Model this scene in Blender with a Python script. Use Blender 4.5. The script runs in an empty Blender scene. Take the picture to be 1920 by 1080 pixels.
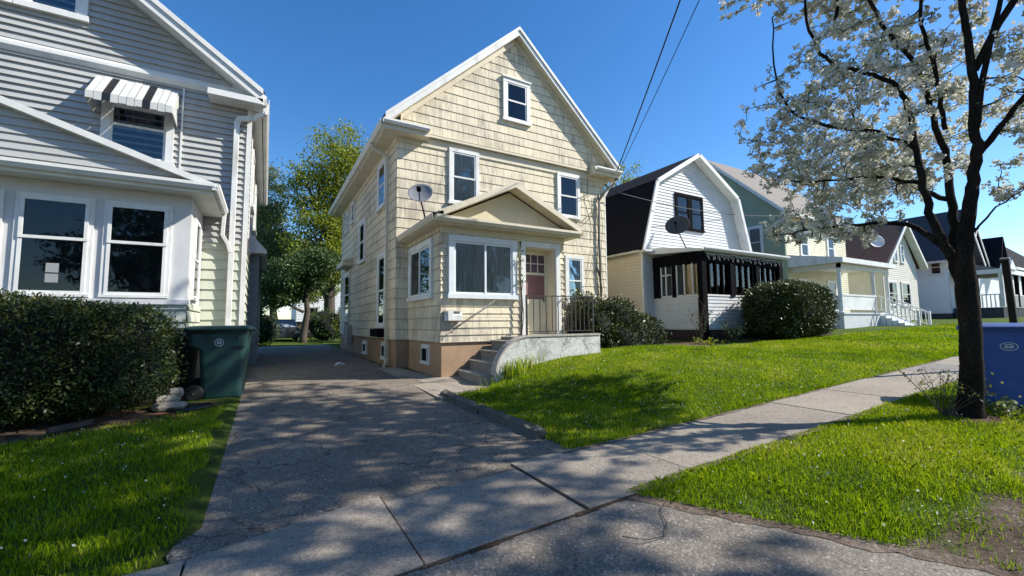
import bpy, math, random
import numpy as np
from mathutils import Vector, Matrix
RD = random.Random(11)
NR = np.random.RandomState(5)
SC = bpy.context.scene
COL = SC.collection
rad = math.radians

# ------------------------------------------------------------------ materials
MATS = {}
def nt(m):
    m.use_nodes = True
    t = m.node_tree
    t.nodes.clear()
    return t
def N(t, typ, **kw):
    n = t.nodes.new(typ)
    for k, v in kw.items():
        if k in n.inputs.keys() if isinstance(k, str) else False:
            n.inputs[k].default_value = v
        else:
            setattr(n, k, v)
    return n
def L(t, a, b): t.links.new(a, b)
def col4(c): return (c[0], c[1], c[2], 1.0)

def noise(t, vec, scale, detail=4, rough=.55):
    n = t.nodes.new('ShaderNodeTexNoise')
    n.inputs['Scale'].default_value = scale
    n.inputs['Detail'].default_value = detail
    n.inputs['Roughness'].default_value = rough
    if vec is not None: L(t, vec, n.inputs['Vector'])
    return n
def ramp(t, fac, stops):
    r = t.nodes.new('ShaderNodeValToRGB')
    e = r.color_ramp.elements
    while len(e) < len(stops): e.new(0.5)
    for i, (p, c) in enumerate(stops):
        e[i].position = p
        e[i].color = col4(c) if not isinstance(c, (int, float)) else (c, c, c, 1)
    L(t, fac, r.inputs['Fac'])
    return r.outputs['Color']
def mixc(t, fac, a, b, blend='MIX'):
    m = t.nodes.new('ShaderNodeMix')
    m.data_type = 'RGBA'; m.blend_type = blend
    if isinstance(fac, (int, float)): m.inputs[0].default_value = fac
    else: L(t, fac, m.inputs[0])
    for i, v in ((6, a), (7, b)):
        if isinstance(v, (tuple, list)): m.inputs[i].default_value = col4(v)
        else: L(t, v, m.inputs[i])
    return m.outputs[2]
def math_(t, op, a, b=None, clamp=False):
    m = t.nodes.new('ShaderNodeMath'); m.operation = op; m.use_clamp = clamp
    for i, v in ((0, a), (1, b)):
        if v is None: continue
        if isinstance(v, (int, float)): m.inputs[i].default_value = v
        else: L(t, v, m.inputs[i])
    return m.outputs[0]
def objvec(t, scale=(1, 1, 1), loc=(0, 0, 0)):
    tc = t.nodes.new('ShaderNodeTexCoord')
    mp = t.nodes.new('ShaderNodeMapping')
    mp.inputs['Scale'].default_value = scale
    mp.inputs['Location'].default_value = loc
    L(t, tc.outputs['Object'], mp.inputs['Vector'])
    return mp.outputs['Vector']
def bump(t, h, strength=.3, dist=.01):
    b = t.nodes.new('ShaderNodeBump')
    b.inputs['Strength'].default_value = strength
    b.inputs['Distance'].default_value = dist
    L(t, h, b.inputs['Height'])
    return b.outputs['Normal']
def finish(t, colr, rough=.7, normal=None, metallic=0, spec=.5, coat=0):
    p = t.nodes.new('ShaderNodeBsdfPrincipled')
    o = t.nodes.new('ShaderNodeOutputMaterial')
    if isinstance(colr, (tuple, list)): p.inputs['Base Color'].default_value = col4(colr)
    else: L(t, colr, p.inputs['Base Color'])
    if isinstance(rough, (int, float)): p.inputs['Roughness'].default_value = rough
    else: L(t, rough, p.inputs['Roughness'])
    p.inputs['Metallic'].default_value = metallic
    p.inputs['Specular IOR Level'].default_value = spec
    p.inputs['Coat Weight'].default_value = coat
    if normal is not None: L(t, normal, p.inputs['Normal'])
    L(t, p.outputs[0], o.inputs['Surface'])
    return p
def simple(name, c, rough=.6, var=.12, scale=3, bs=0.0, bscale=60, metallic=0, spec=.5, dirt=None, stretch=(1, 1, 1), coat=0):
    if name in MATS: return MATS[name]
    m = bpy.data.materials.new(name); t = nt(m)
    v = objvec(t, stretch)
    n = noise(t, v, scale, 5, .6)
    lo = tuple(x * (1 - var) for x in c); hi = tuple(min(1, x * (1 + var)) for x in c)
    colr = ramp(t, n.outputs['Fac'], [(.3, lo), (.7, hi)])
    if dirt:
        d = noise(t, objvec(t, (stretch[0], stretch[1], stretch[2] * .5)), dirt[1], 6, .65)
        f = ramp(t, d.outputs['Fac'], [(dirt[2], 0.0), (dirt[3], 1.0)])
        colr = mixc(t, f, colr, dirt[0])
    nor = None
    if bs:
        nor = bump(t, noise(t, v, bscale, 4, .6).outputs['Fac'], bs, .01)
    finish(t, colr, rough, nor, metallic, spec, coat)
    MATS[name] = m
    return m

def shingle_siding(name, c, base_z, row, width, dirtc, dirt_amt=.55):
    m = bpy.data.materials.new(name); t = nt(m)
    v = objvec(t)
    s = t.nodes.new('ShaderNodeSeparateXYZ'); L(t, v, s.inputs[0])
    u = math_(t, 'ADD', s.outputs[0], s.outputs[1])
    zz = math_(t, 'SUBTRACT', s.outputs[2], base_z)
    cb = t.nodes.new('ShaderNodeCombineXYZ'); L(t, u, cb.inputs[0]); L(t, zz, cb.inputs[1])
    b = t.nodes.new('ShaderNodeTexBrick')
    b.offset = .42; b.offset_frequency = 2; b.squash = .8; b.squash_frequency = 3
    L(t, cb.outputs[0], b.inputs['Vector'])
    b.inputs['Scale'].default_value = 1
    b.inputs['Brick Width'].default_value = width
    b.inputs['Row Height'].default_value = row
    b.inputs['Mortar Size'].default_value = .005
    b.inputs['Mortar Smooth'].default_value = .1
    b.inputs['Bias'].default_value = 0
    b.inputs['Color1'].default_value = col4(tuple(x * .93 for x in c))
    b.inputs['Color2'].default_value = col4(tuple(x * 1.06 for x in c))
    b.inputs['Mortar'].default_value = col4(tuple(x * .42 for x in c))
    # grain streaks and old weather stains
    g = noise(t, objvec(t, (40, 40, 3)), 1, 3, .6)
    gr = ramp(t, g.outputs['Fac'], [(.3, .86), (.7, 1.06)])
    c1 = mixc(t, 1.0, b.outputs['Color'], gr, 'MULTIPLY')
    st = noise(t, objvec(t, (9, 9, 1.2)), 1, 6, .7)
    big = noise(t, objvec(t, (.5, .5, .9)), 1, 3, .5)
    f = math_(t, 'MULTIPLY', st.outputs['Fac'], big.outputs['Fac'])
    f = ramp(t, f, [(.235, 0.0), (.38, dirt_amt)])
    c2 = mixc(t, f, c1, dirtc)
    h = math_(t, 'ADD', math_(t, 'MULTIPLY', b.outputs['Fac'], -1.0), math_(t, 'MULTIPLY', g.outputs['Fac'], .35))
    finish(t, c2, .75, bump(t, h, .5, .006), spec=.25)
    return m

def peel_siding(name, c, under, lo=.56, hi=.62, sc=2.5):
    m = bpy.data.materials.new(name); t = nt(m)
    n = noise(t, objvec(t, (1, 1, 9)), sc, 7, .7)
    f = ramp(t, n.outputs['Fac'], [(lo, 0.0), (hi, 1.0)])
    v = noise(t, objvec(t), 2, 4)
    base = ramp(t, v.outputs['Fac'], [(.3, tuple(x * .9 for x in c)), (.7, c)])
    finish(t, mixc(t, f, base, under), .65, bump(t, n.outputs['Fac'], .15, .01), spec=.3)
    return m

def asphalt_mat(name, dark, light, crack=.55, tint=None):
    m = bpy.data.materials.new(name); t = nt(m)
    v = objvec(t)
    fine = noise(t, v, 90, 3, .7)
    mid = noise(t, v, 1.6, 6, .6)
    grit = t.nodes.new('ShaderNodeTexVoronoi'); grit.inputs['Scale'].default_value = 70
    L(t, v, grit.inputs['Vector'])
    c = ramp(t, mid.outputs['Fac'], [(.3, dark), (.7, light)])
    c = mixc(t, .8, c, ramp(t, fine.outputs['Fac'], [(.28, .3), (.72, 1.75)]), 'MULTIPLY')
    oil = noise(t, v, .9, 5, .6)
    c = mixc(t, ramp(t, oil.outputs['Fac'], [(.58, 0.0), (.72, .45)]), c, tuple(q * .45 for q in dark))
    sp = ramp(t, grit.outputs['Color'], [(.0, .6), (.75, 1.0), (.97, 1.9)])
    c = mixc(t, .9, c, sp, 'MULTIPLY')
    c = mixc(t, .5, c, ramp(t, noise(t, v, 28, 4, .7).outputs['Fac'], [(.3, .55), (.7, 1.4)]), 'MULTIPLY')
    dist = noise(t, v, 1.4, 5, .65)
    vv = t.nodes.new('ShaderNodeVectorMath'); vv.operation = 'MULTIPLY_ADD'
    L(t, dist.outputs['Color'], vv.inputs[0]); vv.inputs[1].default_value = (.7, .7, .7); L(t, v, vv.inputs[2])
    def cracks(scale, w):
        vo = t.nodes.new('ShaderNodeTexVoronoi'); vo.feature = 'DISTANCE_TO_EDGE'
        vo.inputs['Scale'].default_value = scale
        L(t, vv.outputs[0], vo.inputs['Vector'])
        return ramp(t, vo.outputs['Distance'], [(0.0, 1.0), (w, 0.0)])
    k1 = cracks(1.15, .013)
    gate = ramp(t, noise(t, v, .55, 3).outputs['Fac'], [(.38, 0.0), (.5, 1.0)])
    k1 = math_(t, 'MULTIPLY', k1, gate)
    k2 = math_(t, 'MULTIPLY', cracks(4.2, .03), ramp(t, noise(t, v, .8, 3).outputs['Fac'], [(.44, 0.0), (.58, .85)]))
    k = math_(t, 'MULTIPLY', math_(t, 'MAXIMUM', k1, k2), crack)
    c = mixc(t, k, c, (.025, .022, .02))
    h = math_(t, 'SUBTRACT', math_(t, 'MULTIPLY', fine.outputs['Fac'], .5), k)
    finish(t, c, .85, bump(t, h, .6, .008), spec=.3)
    return m

def concrete_mat(name, c, var=.18, stain=(.12, .10, .085), lo=.58, hi=.75, crack=0):
    m = bpy.data.materials.new(name); t = nt(m)
    v = objvec(t)
    a = noise(t, v, 1.3, 6, .6); b = noise(t, v, 60, 3, .7)
    c1 = ramp(t, a.outputs['Fac'], [(.3, tuple(x * (1 - var) for x in c)), (.7, tuple(x * (1 + var) for x in c))])
    c1 = mixc(t, .8, c1, ramp(t, b.outputs['Fac'], [(.28, .4), (.72, 1.55)]), 'MULTIPLY')
    c1 = mixc(t, .5, c1, ramp(t, noise(t, v, 22, 4, .7).outputs['Fac'], [(.3, .6), (.7, 1.35)]), 'MULTIPLY')
    d = noise(t, v, 2.7, 7, .7)
    c1 = mixc(t, ramp(t, d.outputs['Fac'], [(lo, 0.0), (hi, .75)]), c1, stain)
    h = b.outputs['Fac']
    if crack:
        dist = noise(t, v, 2.2, 5, .65)
        vv = t.nodes.new('ShaderNodeVectorMath'); vv.operation = 'MULTIPLY_ADD'
        L(t, dist.outputs['Color'], vv.inputs[0]); vv.inputs[1].default_value = (.8, .8, .8); L(t, v, vv.inputs[2])
        vo = t.nodes.new('ShaderNodeTexVoronoi'); vo.feature = 'DISTANCE_TO_EDGE'; vo.inputs['Scale'].default_value = crack
        L(t, vv.outputs[0], vo.inputs['Vector'])
        k = ramp(t, vo.outputs['Distance'], [(0.0, .9), (.022, 0.0)])
        c1 = mixc(t, k, c1, (.06, .055, .05))
    finish(t, c1, .85, bump(t, h, .4, .006), spec=.25)
    return m

def soil_mat(name, c1, c2, c3, s=6):
    m = bpy.data.materials.new(name); t = nt(m)
    v = objvec(t)
    a = noise(t, v, s, 8, .7); b = noise(t, v, s * 9, 5, .7)
    c = ramp(t, a.outputs['Fac'], [(.32, c1), (.5, c2), (.68, c3)])
    c = mixc(t, .7, c, ramp(t, b.outputs['Fac'], [(.3, .35), (.7, 1.7)]), 'MULTIPLY')
    finish(t, c, .95, bump(t, b.outputs['Fac'], .9, .03), spec=.1)
    return m

def leaf_mat(name, cols, trans=.35, rough=.5, spec=.4):
    """cols: colour stops along the per-leaf random attribute 'rnd'"""
    m = bpy.data.materials.new(name); t = nt(m)
    a = t.nodes.new('ShaderNodeAttribute'); a.attribute_name = 'rnd'
    c = ramp(t, a.outputs['Fac'], [(i / (len(cols) - 1), cc) for i, cc in enumerate(cols)])
    p = t.nodes.new('ShaderNodeBsdfPrincipled'); L(t, c, p.inputs['Base Color'])
    p.inputs['Roughness'].default_value = rough; p.inputs['Specular IOR Level'].default_value = spec
    tr = t.nodes.new('ShaderNodeBsdfTranslucent')
    L(t, mixc(t, 1.0, c, (1.0, 1.0, .55), 'MULTIPLY') if trans > .3 and cols[0][1] > cols[0][2] * 1.5 else c, tr.inputs['Color'])
    mx = t.nodes.new('ShaderNodeMixShader'); mx.inputs[0].default_value = trans
    L(t, p.outputs[0], mx.inputs[1]); L(t, tr.outputs[0], mx.inputs[2])
    o = t.nodes.new('ShaderNodeOutputMaterial'); L(t, mx.outputs[0], o.inputs['Surface'])
    return m

def glass_mat(name, tint=(.55, .6, .6), ior=1.75, rough=.015, wob=.0):
    m = bpy.data.materials.new(name); t = nt(m)
    f = t.nodes.new('ShaderNodeFresnel'); f.inputs['IOR'].default_value = ior
    tr = t.nodes.new('ShaderNodeBsdfTransparent'); tr.inputs['Color'].default_value = col4(tint)
    g = t.nodes.new('ShaderNodeBsdfGlossy'); g.inputs['Roughness'].default_value = rough
    g.inputs['Color'].default_value = (.9, .95, 1, 1)
    if wob:
        nn = bump(t, noise(t, objvec(t), 2.5, 2).outputs['Fac'], wob, .02)
        L(t, nn, g.inputs['Normal'])
    mx = t.nodes.new('ShaderNodeMixShader')
    L(t, f.outputs[0], mx.inputs[0]); L(t, tr.outputs[0], mx.inputs[1]); L(t, g.outputs[0], mx.inputs[2])
    o = t.nodes.new('ShaderNodeOutputMaterial'); L(t, mx.outputs[0], o.inputs['Surface'])
    MATS[name] = m
    return m

M = {}
M['main_siding'] = shingle_siding('cream shingle', (.75, .665, .49), .0, .265, .34, (.33, .29, .235), .85)
M['main_trim'] = simple('cream trim paint', (.62, .56, .43), .6, .08, 2, dirt=((.35, .3, .22), 1.5, .58, .75))
M['white'] = simple('white paint', (.70, .70, .675), .5, .07, 2, dirt=((.45, .43, .38), 2.5, .54, .78))
M['white_old'] = simple('weathered white paint', (.68, .68, .65), .6, .09, 3, dirt=((.48, .46, .42), 2.5, .6, .85))
M['grey_siding'] = simple('pale grey vinyl', (.41, .41, .395), .5, .07, 1.5, dirt=((.33, .33, .32), 1.2, .5, .8), stretch=(1, 1, .6))
M['sage_siding'] = simple('pale sage clapboard', (.50, .52, .42), .6, .07, 1.5, dirt=((.36, .37, .3), 2, .6, .8))
M['annex_siding'] = simple('slate grey clapboard', (.17, .19, .21), .6, .1, 1.5)
M['stucco'] = simple('tan stucco', (.38, .25, .155), .9, .18, 2.2, .5, 45, dirt=((.30, .19, .12), 2.0, .52, .72))
M['stucco_side'] = simple('brown stucco side', (.33, .215, .13), .9, .15, 2.2, .4, 45, dirt=((.22, .16, .12), 2.0, .52, .72))
M['roof_black'] = simple('black asphalt shingle', (.014, .014, .017), .95, .3, 8, .6, 30, spec=.08)
M['roof_brown'] = simple('brown asphalt shingle', (.115, .06, .045), .9, .25, 8, .6, 30)
M['roof_tan'] = simple('tan asphalt shingle', (.19, .165, .145), .9, .25, 8, .6, 30)
M['roof_grey'] = simple('grey asphalt shingle', (.06, .064, .075), .95, .25, 8, .6, 30, spec=.1)
M['white_peel'] = peel_siding('peeling white clapboard', (.60, .62, .63), (.33, .325, .315), .56, .68)
M['white_siding'] = peel_siding('white clapboard', (.78, .79, .80), (.5, .5, .5), .66, .8)
M['far_siding'] = simple('bluish white vinyl', (.72, .75, .80), .6, .04, 1)
M['beige_siding'] = simple('pale beige clapboard', (.58, .53, .40), .6, .07, 2)
M['green_siding'] = simple('pale green clapboard', (.31, .36, .245), .6, .07, 2)
M['yellow_siding'] = simple('pale yellow clapboard', (.62, .59, .42), .6, .06, 2)
M['cream_siding'] = simple('cream clapboard', (.62, .60, .52), .6, .06, 2)
M['black_trim'] = simple('black painted wood', (.006, .006, .008), .9, .2, 4, spec=.05)
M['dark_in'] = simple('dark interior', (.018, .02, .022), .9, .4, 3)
M['curtain'] = simple('grey white curtain', (.70, .69, .65), .9, .32, 3, stretch=(9, 9, .6))  # upright tone streaks put the shading of the folds into the colour
M['blind'] = simple('pale blind', (.5, .5, .48), .8, .1, 3)
M['pink'] = simple('faded mauve curtain', (.23, .115, .115), .9, .15, 6, stretch=(8, 8, 1))
M['purple'] = simple('dim mauve cloth', (.12, .07, .10), .9, .2, 6)
M['tan_blind'] = leaf_mat('amber roller blind', [(.85, .55, .2), (.85, .55, .2)], .5)
M['tan_blind_opaque'] = simple('amber roller blind', (.58, .38, .16), .8, .12, 1.5)
M['glass'] = glass_mat('window glass', (.82, .86, .88), 1.6, .01, .06)
M['glass_dark'] = glass_mat('dull window glass', (.8, .82, .82), 1.4, .02, .05)
M['metal_black'] = simple('black wrought iron', (.022, .02, .02), .5, .3, 8, dirt=((.09, .04, .02), 12, .55, .75))
M['galv'] = simple('grey metal conduit', (.16, .155, .15), .5, .2, 6, metallic=.3)
M['dish_grey'] = simple('grey satellite dish paint', (.22, .225, .235), .45, .08, 3)
M['dish_dark'] = simple('dark grey dish paint', (.035, .038, .042), .7, .1, 3)
M['cable'] = simple('black cable', (.012, .012, .013), .6, .1, 3)
M['cart_green'] = simple('green cart plastic', (.012, .05, .044), .5, .12, 4, .15, 25, dirt=((.045, .10, .085), 3, .6, .8), stretch=(1, 1, .4))
M['cart_blue'] = simple('blue cart plastic', (.010, .07, .29), .45, .12, 4, .15, 25, dirt=((.03, .10, .33), 3, .6, .8))
M['cart_black'] = simple('black cart plastic', (.012, .012, .014), .5, .2, 4)
M['emblem'] = simple('grey emblem ink', (.42, .5, .5), .6, .1, 9)
M['rubber'] = simple('black rubber', (.012, .012, .012), .8, .2, 4)
M['asphalt'] = asphalt_mat('old asphalt', (.155, .128, .10), (.23, .192, .152), .95)
M['apron'] = asphalt_mat('grey street apron', (.17, .146, .12), (.245, .212, .176), .45)
M['walk'] = concrete_mat('old sidewalk concrete', (.255, .22, .18), .16)
M['walk_b'] = concrete_mat('lighter sidewalk concrete', (.29, .25, .20), .12)
M['walk_c'] = concrete_mat('darker sidewalk concrete', (.215, .195, .172), .15)
M['curb'] = concrete_mat('mossy kerb concrete', (.12, .108, .088), .25, (.06, .06, .04), .5, .65)
M['stoop'] = concrete_mat('flaking white paint on concrete', (.58, .58, .55), .10, (.24, .23, .21), .52, .66, 2.3)
M['step'] = concrete_mat('worn step concrete', (.30, .27, .23), .2)
M['stone'] = concrete_mat('pale stone', (.27, .25, .21), .2)
M['soil'] = soil_mat('garden soil', (.045, .03, .02), (.09, .06, .04), (.15, .11, .08))
M['dirt'] = soil_mat('trodden dirt', (.085, .062, .048), (.15, .115, .09), (.24, .20, .165), 3)
M['turf'] = soil_mat('turf base', (.045, .05, .018), (.075, .11, .018), (.11, .17, .025), 5)
def ground_mat():
    m = bpy.data.materials.new('turf and bare earth'); t = nt(m)
    v = objvec(t); a = noise(t, v, 5, 8, .7); b = noise(t, v, 45, 5, .7); d = noise(t, v, 3, 8, .7); d2 = noise(t, v, 27, 5, .75)
    tc = ramp(t, a.outputs['Fac'], [(.32, (.045, .05, .018)), (.5, (.075, .11, .018)), (.68, (.11, .17, .025))])
    dc = ramp(t, d.outputs['Fac'], [(.3, (.085, .062, .046)), (.5, (.15, .113, .085)), (.7, (.24, .195, .155))])
    s_ = t.nodes.new('ShaderNodeSeparateXYZ'); L(t, v, s_.inputs[0])
    n1 = noise(t, v, 2.1, 7, .72)
    e = math_(t, 'ADD', math_(t, 'SUBTRACT', s_.outputs[1], math_(t, 'MULTIPLY', n1.outputs['Fac'], 1.1)), -.45)
    k = ramp(t, e, [(0.0, 1.0), (.16, 0.0)])
    c = mixc(t, k, tc, dc)
    c = mixc(t, .7, c, ramp(t, b.outputs['Fac'], [(.3, .35), (.7, 1.7)]), 'MULTIPLY')
    finish(t, c, .95, bump(t, math_(t, 'ADD', b.outputs['Fac'], d2.outputs['Fac']), 1.0, .03), spec=.08)
    return m
M['ground_mix'] = ground_mat()
M['grass'] = leaf_mat('grass blade', [(.06, .115, .004), (.185, .30, .005), (.29, .40, .007), (.42, .47, .03), (.50, .44, .20)], .42, .6, .12)
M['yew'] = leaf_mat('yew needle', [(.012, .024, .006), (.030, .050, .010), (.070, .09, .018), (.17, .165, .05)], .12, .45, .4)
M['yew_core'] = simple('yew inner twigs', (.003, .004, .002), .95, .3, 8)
M['spring'] = leaf_mat('spring leaf', [(.10, .14, .015), (.18, .23, .02), (.28, .31, .03), (.38, .37, .04)], .45)
M['spring_dark'] = leaf_mat('dark green leaf', [(.02, .05, .015), (.045, .09, .025), (.08, .13, .04), (.14, .19, .06)], .35)
M['pale_leaf'] = leaf_mat('pale grey green leaf', [(.08, .11, .04), (.16, .20, .08), (.24, .27, .13), (.33, .34, .18)], .35)
M['blossom'] = leaf_mat('white blossom', [(.30, .34, .18), (.58, .59, .48), (.72, .71, .63), (.84, .82, .74)], .30, .6, .2)
M['bud'] = leaf_mat('young leaf', [(.09, .13, .03), (.17, .21, .05), (.28, .27, .09)], .4)
M['bark'] = simple('dark bark', (.022, .018, .015), .95, .4, 9, 1.0, 26, stretch=(1, 1, .25), dirt=((.05, .042, .034), 7, .58, .78))
def bark_mat():
    m = bpy.data.materials.new('rough dark bark'); t = nt(m)
    v = objvec(t, (1, 1, .22)); a = noise(t, v, 34, 6, .7); b = noise(t, objvec(t, (1, 1, .5)), 6, 5, .6)
    vo = t.nodes.new('ShaderNodeTexVoronoi'); vo.feature = 'DISTANCE_TO_EDGE'; vo.inputs['Scale'].default_value = 60
    va = t.nodes.new('ShaderNodeVectorMath'); va.operation = 'MULTIPLY_ADD'; L(t, noise(t, v, 14, 4, .6).outputs['Color'], va.inputs[0]); va.inputs[1].default_value = (.09, .09, .09); L(t, v, va.inputs[2]); L(t, va.outputs[0], vo.inputs['Vector'])
    e = ramp(t, vo.outputs['Distance'], [(0.0, .35), (.30, 1.0)])
    c = mixc(t, e, (.007, .006, .005), ramp(t, b.outputs['Fac'], [(.3, (.024, .019, .016)), (.6, (.055, .045, .036)), (.78, (.095, .084, .07))]))
    h = math_(t, 'ADD', e, a.outputs['Fac'])
    finish(t, c, .95, bump(t, h, 1.0, .02), spec=.1)
    return m
M['bark_rough'] = bark_mat()
M['bark_far'] = simple('grey brown bark', (.07, .055, .042), .95, .3, 5, .6, 12, stretch=(1, 1, .3))
M['pole_wood'] = simple('dark weathered timber', (.012, .010, .009), .95, .3, 6, .4, 20, stretch=(1, 1, .2))
M['awning_w'] = simple('white awning metal', (.55, .55, .52), .4, .06, 4)
M['awning_k'] = simple('black awning metal', (.015, .015, .017), .4, .1, 4)
M['paper'] = simple('white paper', (.30, .31, .31), .8, .1, 20)
M['car'] = simple('dark blue car paint', (.02, .03, .05), .2, .1, 3, coat=.6)
M['mulch'] = soil_mat('red brown mulch', (.07, .035, .02), (.16, .08, .045), (.26, .15, .09), 14)
M['terracotta_dish'] = M['dish_grey']

# ------------------------------------------------------------------ objects
BASE = {}
def link(o): COL.objects.link(o); return o
def tag(o, label=None, cat=None, group=None, kind=None):
    if label: o['label'] = label
    if cat: o['category'] = cat
    if group: o['group'] = group
    if kind: o['kind'] = kind
    return o
def thing(name, label, cat, loc=(0, 0, 0), group=None, kind=None):
    o = bpy.data.objects.new(name, None); link(o)
    o.location = loc; o.empty_display_size = .3
    BASE[o.name] = Vector(loc)
    return tag(o, label, cat, group, kind)

class MB:
    def __init__(s): s.v = []; s.f = []
    def face(s, pts):
        k = len(s.v); s.v += [tuple(p) for p in pts]; s.f.append(tuple(range(k, k + len(pts))))
    def box(s, x0, x1, y0, y1, z0, z1):
        x0, x1 = min(x0, x1), max(x0, x1); y0, y1 = min(y0, y1), max(y0, y1); z0, z1 = min(z0, z1), max(z0, z1)
        k = len(s.v)
        s.v += [(x0, y0, z0), (x1, y0, z0), (x1, y1, z0), (x0, y1, z0), (x0, y0, z1), (x1, y0, z1), (x1, y1, z1), (x0, y1, z1)]
        for q in ((0, 3, 2, 1), (4, 5, 6, 7), (0, 1, 5, 4), (1, 2, 6, 5), (2, 3, 7, 6), (3, 0, 4, 7)):
            s.f.append(tuple(k + i for i in q))
        return s
    def hexa(s, a, b):
        """two quads a, b (lists of 4 points) joined"""
        k = len(s.v); s.v += [tuple(p) for p in a] + [tuple(p) for p in b]
        for q in ((3, 2, 1, 0), (4, 5, 6, 7), (0, 1, 5, 4), (1, 2, 6, 5), (2, 3, 7, 6), (3, 0, 4, 7)):
            s.f.append(tuple(k + i for i in q))
        return s
    def prism(s, pts, d):
        k = len(s.v); n = len(pts); d = Vector(d)
        s.v += [tuple(p) for p in pts] + [tuple(Vector(p) + d) for p in pts]
        s.f.append(tuple(range(k + n - 1, k - 1, -1))); s.f.append(tuple(range(k + n, k + 2 * n)))
        for i in range(n):
            j = (i + 1) % n
            s.f.append((k + i, k + j, k + n + j, k + n + i))
        return s
    def bar(s, p, q, w, h=None, up=(0, 0, 1)):
        h = h or w; p = Vector(p); q = Vector(q); d = (q - p).normalized(); up = Vector(up)
        if abs(d.dot(up)) > .98: up = Vector((0, 1, 0))
        a = d.cross(up).normalized() * w / 2; b = a.cross(d).normalized() * h / 2
        return s.hexa([p - a - b, p + a - b, p + a + b, p - a + b], [q - a - b, q + a - b, q + a + b, q - a + b])
    def tube(s, pts, rs, n=8, cap=True):
        pts = [Vector(p) for p in pts]
        if isinstance(rs, (int, float)): rs = [rs] * len(pts)
        k = len(s.v); prev = None
        for i, p in enumerate(pts):
            d = (pts[min(i + 1, len(pts) - 1)] - pts[max(i - 1, 0)])
            d = d.normalized() if d.length > 1e-9 else Vector((0, 0, 1))
            if prev is None:
                a = d.orthogonal().normalized()
            else:
                a = (prev - d * prev.dot(d))
                a = a.normalized() if a.length > 1e-6 else d.orthogonal().normalized()
            prev = a; b = d.cross(a)
            for j in range(n):
                th = 2 * math.pi * j / n
                s.v.append(tuple(p + (a * math.cos(th) + b * math.sin(th)) * rs[i]))
        for i in range(len(pts) - 1):
            for j in range(n):
                s.f.append((k + i * n + j, k + i * n + (j + 1) % n, k + (i + 1) * n + (j + 1) % n, k + (i + 1) * n + j))
        if cap:
            s.f.append(tuple(k + j for j in range(n - 1, -1, -1)))
            s.f.append(tuple(k + (len(pts) - 1) * n + j for j in range(n)))
        return s
    def lathe(s, c, prof, n=24, axis=Vector((0, 0, 1))):
        """prof: (r, h) along axis"""
        axis = axis.normalized(); a = axis.orthogonal().normalized(); b = axis.cross(a); c = Vector(c); k = len(s.v)
        for r, h in prof:
            for j in range(n):
                th = 2 * math.pi * j / n
                s.v.append(tuple(c + axis * h + (a * math.cos(th) + b * math.sin(th)) * r))
        for i in range(len(prof) - 1):
            for j in range(n):
                s.f.append((k + i * n + j, k + i * n + (j + 1) % n, k + (i + 1) * n + (j + 1) % n, k + (i + 1) * n + j))
        return s
    def build(s, name, m, parent=None, smooth=False, bevel=0, label=None, loc=None, cat=None, group=None, kind=None):
        base = Vector((0, 0, 0))
        if parent is not None:
            r = parent
            while r.parent is not None: r = r.parent
            base = BASE.get(r.name, Vector((0, 0, 0)))
        elif loc is not None: base = Vector(loc)
        me = bpy.data.meshes.new(name)
        me.from_pydata([(x - base.x, y - base.y, z - base.z) for x, y, z in s.v], [], s.f)
        me.materials.append(m)
        if smooth: me.shade_smooth()
        o = bpy.data.objects.new(name, me); link(o)
        if parent is not None: o.parent = parent
        elif loc is not None: o.location = loc
        if parent is None: BASE[o.name] = base
        if bevel:
            b = o.modifiers.new('edge', 'BEVEL'); b.width = bevel; b.segments = 2; b.limit_method = 'ANGLE'
        if smooth and bevel == 0 and False: pass
        return tag(o, label, cat, group, kind)

def raw_mesh(name, V, F, m, rnd=None, parent=None, smooth=False, loc=None):
    """V (n,3) array, F (m,k) int array of equal-size faces; rnd per-vertex float"""
    base = Vector((0, 0, 0))
    if parent is not None:
        r = parent
        while r.parent is not None: r = r.parent
        base = BASE.get(r.name, base)
    elif loc is not None: base = Vector(loc)
    V = np.asarray(V, dtype=np.float32) - np.array(base[:], dtype=np.float32)
    me = bpy.data.meshes.new(name)
    n, k = F.shape
    me.vertices.add(len(V)); me.vertices.foreach_set('co', V.ravel())
    me.loops.add(n * k); me.loops.foreach_set('vertex_index', F.astype(np.int32).ravel())
    me.polygons.add(n)
    me.polygons.foreach_set('loop_start', (np.arange(n) * k).astype(np.int32))
    me.update(calc_edges=True)
    if rnd is not None:
        a = me.attributes.new('rnd', 'FLOAT', 'POINT'); a.data.foreach_set('value', np.asarray(rnd, dtype=np.float32))
    me.materials.append(m)
    if smooth: me.shade_smooth()
    o = bpy.data.objects.new(name, me); link(o)
    if parent is not None: o.parent = parent
    elif loc is not None: o.location = loc
    if parent is None: BASE[o.name] = base
    return o

def leaves(P, size, aspect=.55, up=.0, rnd=None, outward=None, cup=0.0):
    """one pointed quad leaf per point; returns V, F, rnd"""
    n = len(P)
    d = NR.normal(size=(n, 3)); d[:, 2] += up
    if outward is not None: d += outward
    d /= np.linalg.norm(d, axis=1)[:, None] + 1e-9
    e = NR.normal(size=(n, 3)); e -= (e * d).sum(1)[:, None] * d
    e /= np.linalg.norm(e, axis=1)[:, None] + 1e-9
    s = (size * NR.uniform(.65, 1.35, n))[:, None]
    a = P - d * s * .5; b = P + e * s * aspect * .5 + d * s * .05; c = P + d * s * .5; f = P - e * s * aspect * .5 + d * s * .05
    if cup:
        nn = np.cross(d, e) * s * cup; b = b + nn; f = f + nn
    V = np.stack([a, b, c, f], 1).reshape(-1, 3)
    F = np.arange(4 * n).reshape(n, 4)
    r = np.repeat(NR.uniform(0, 1, n) if rnd is None else rnd, 4)
    return V, F, r

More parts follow.
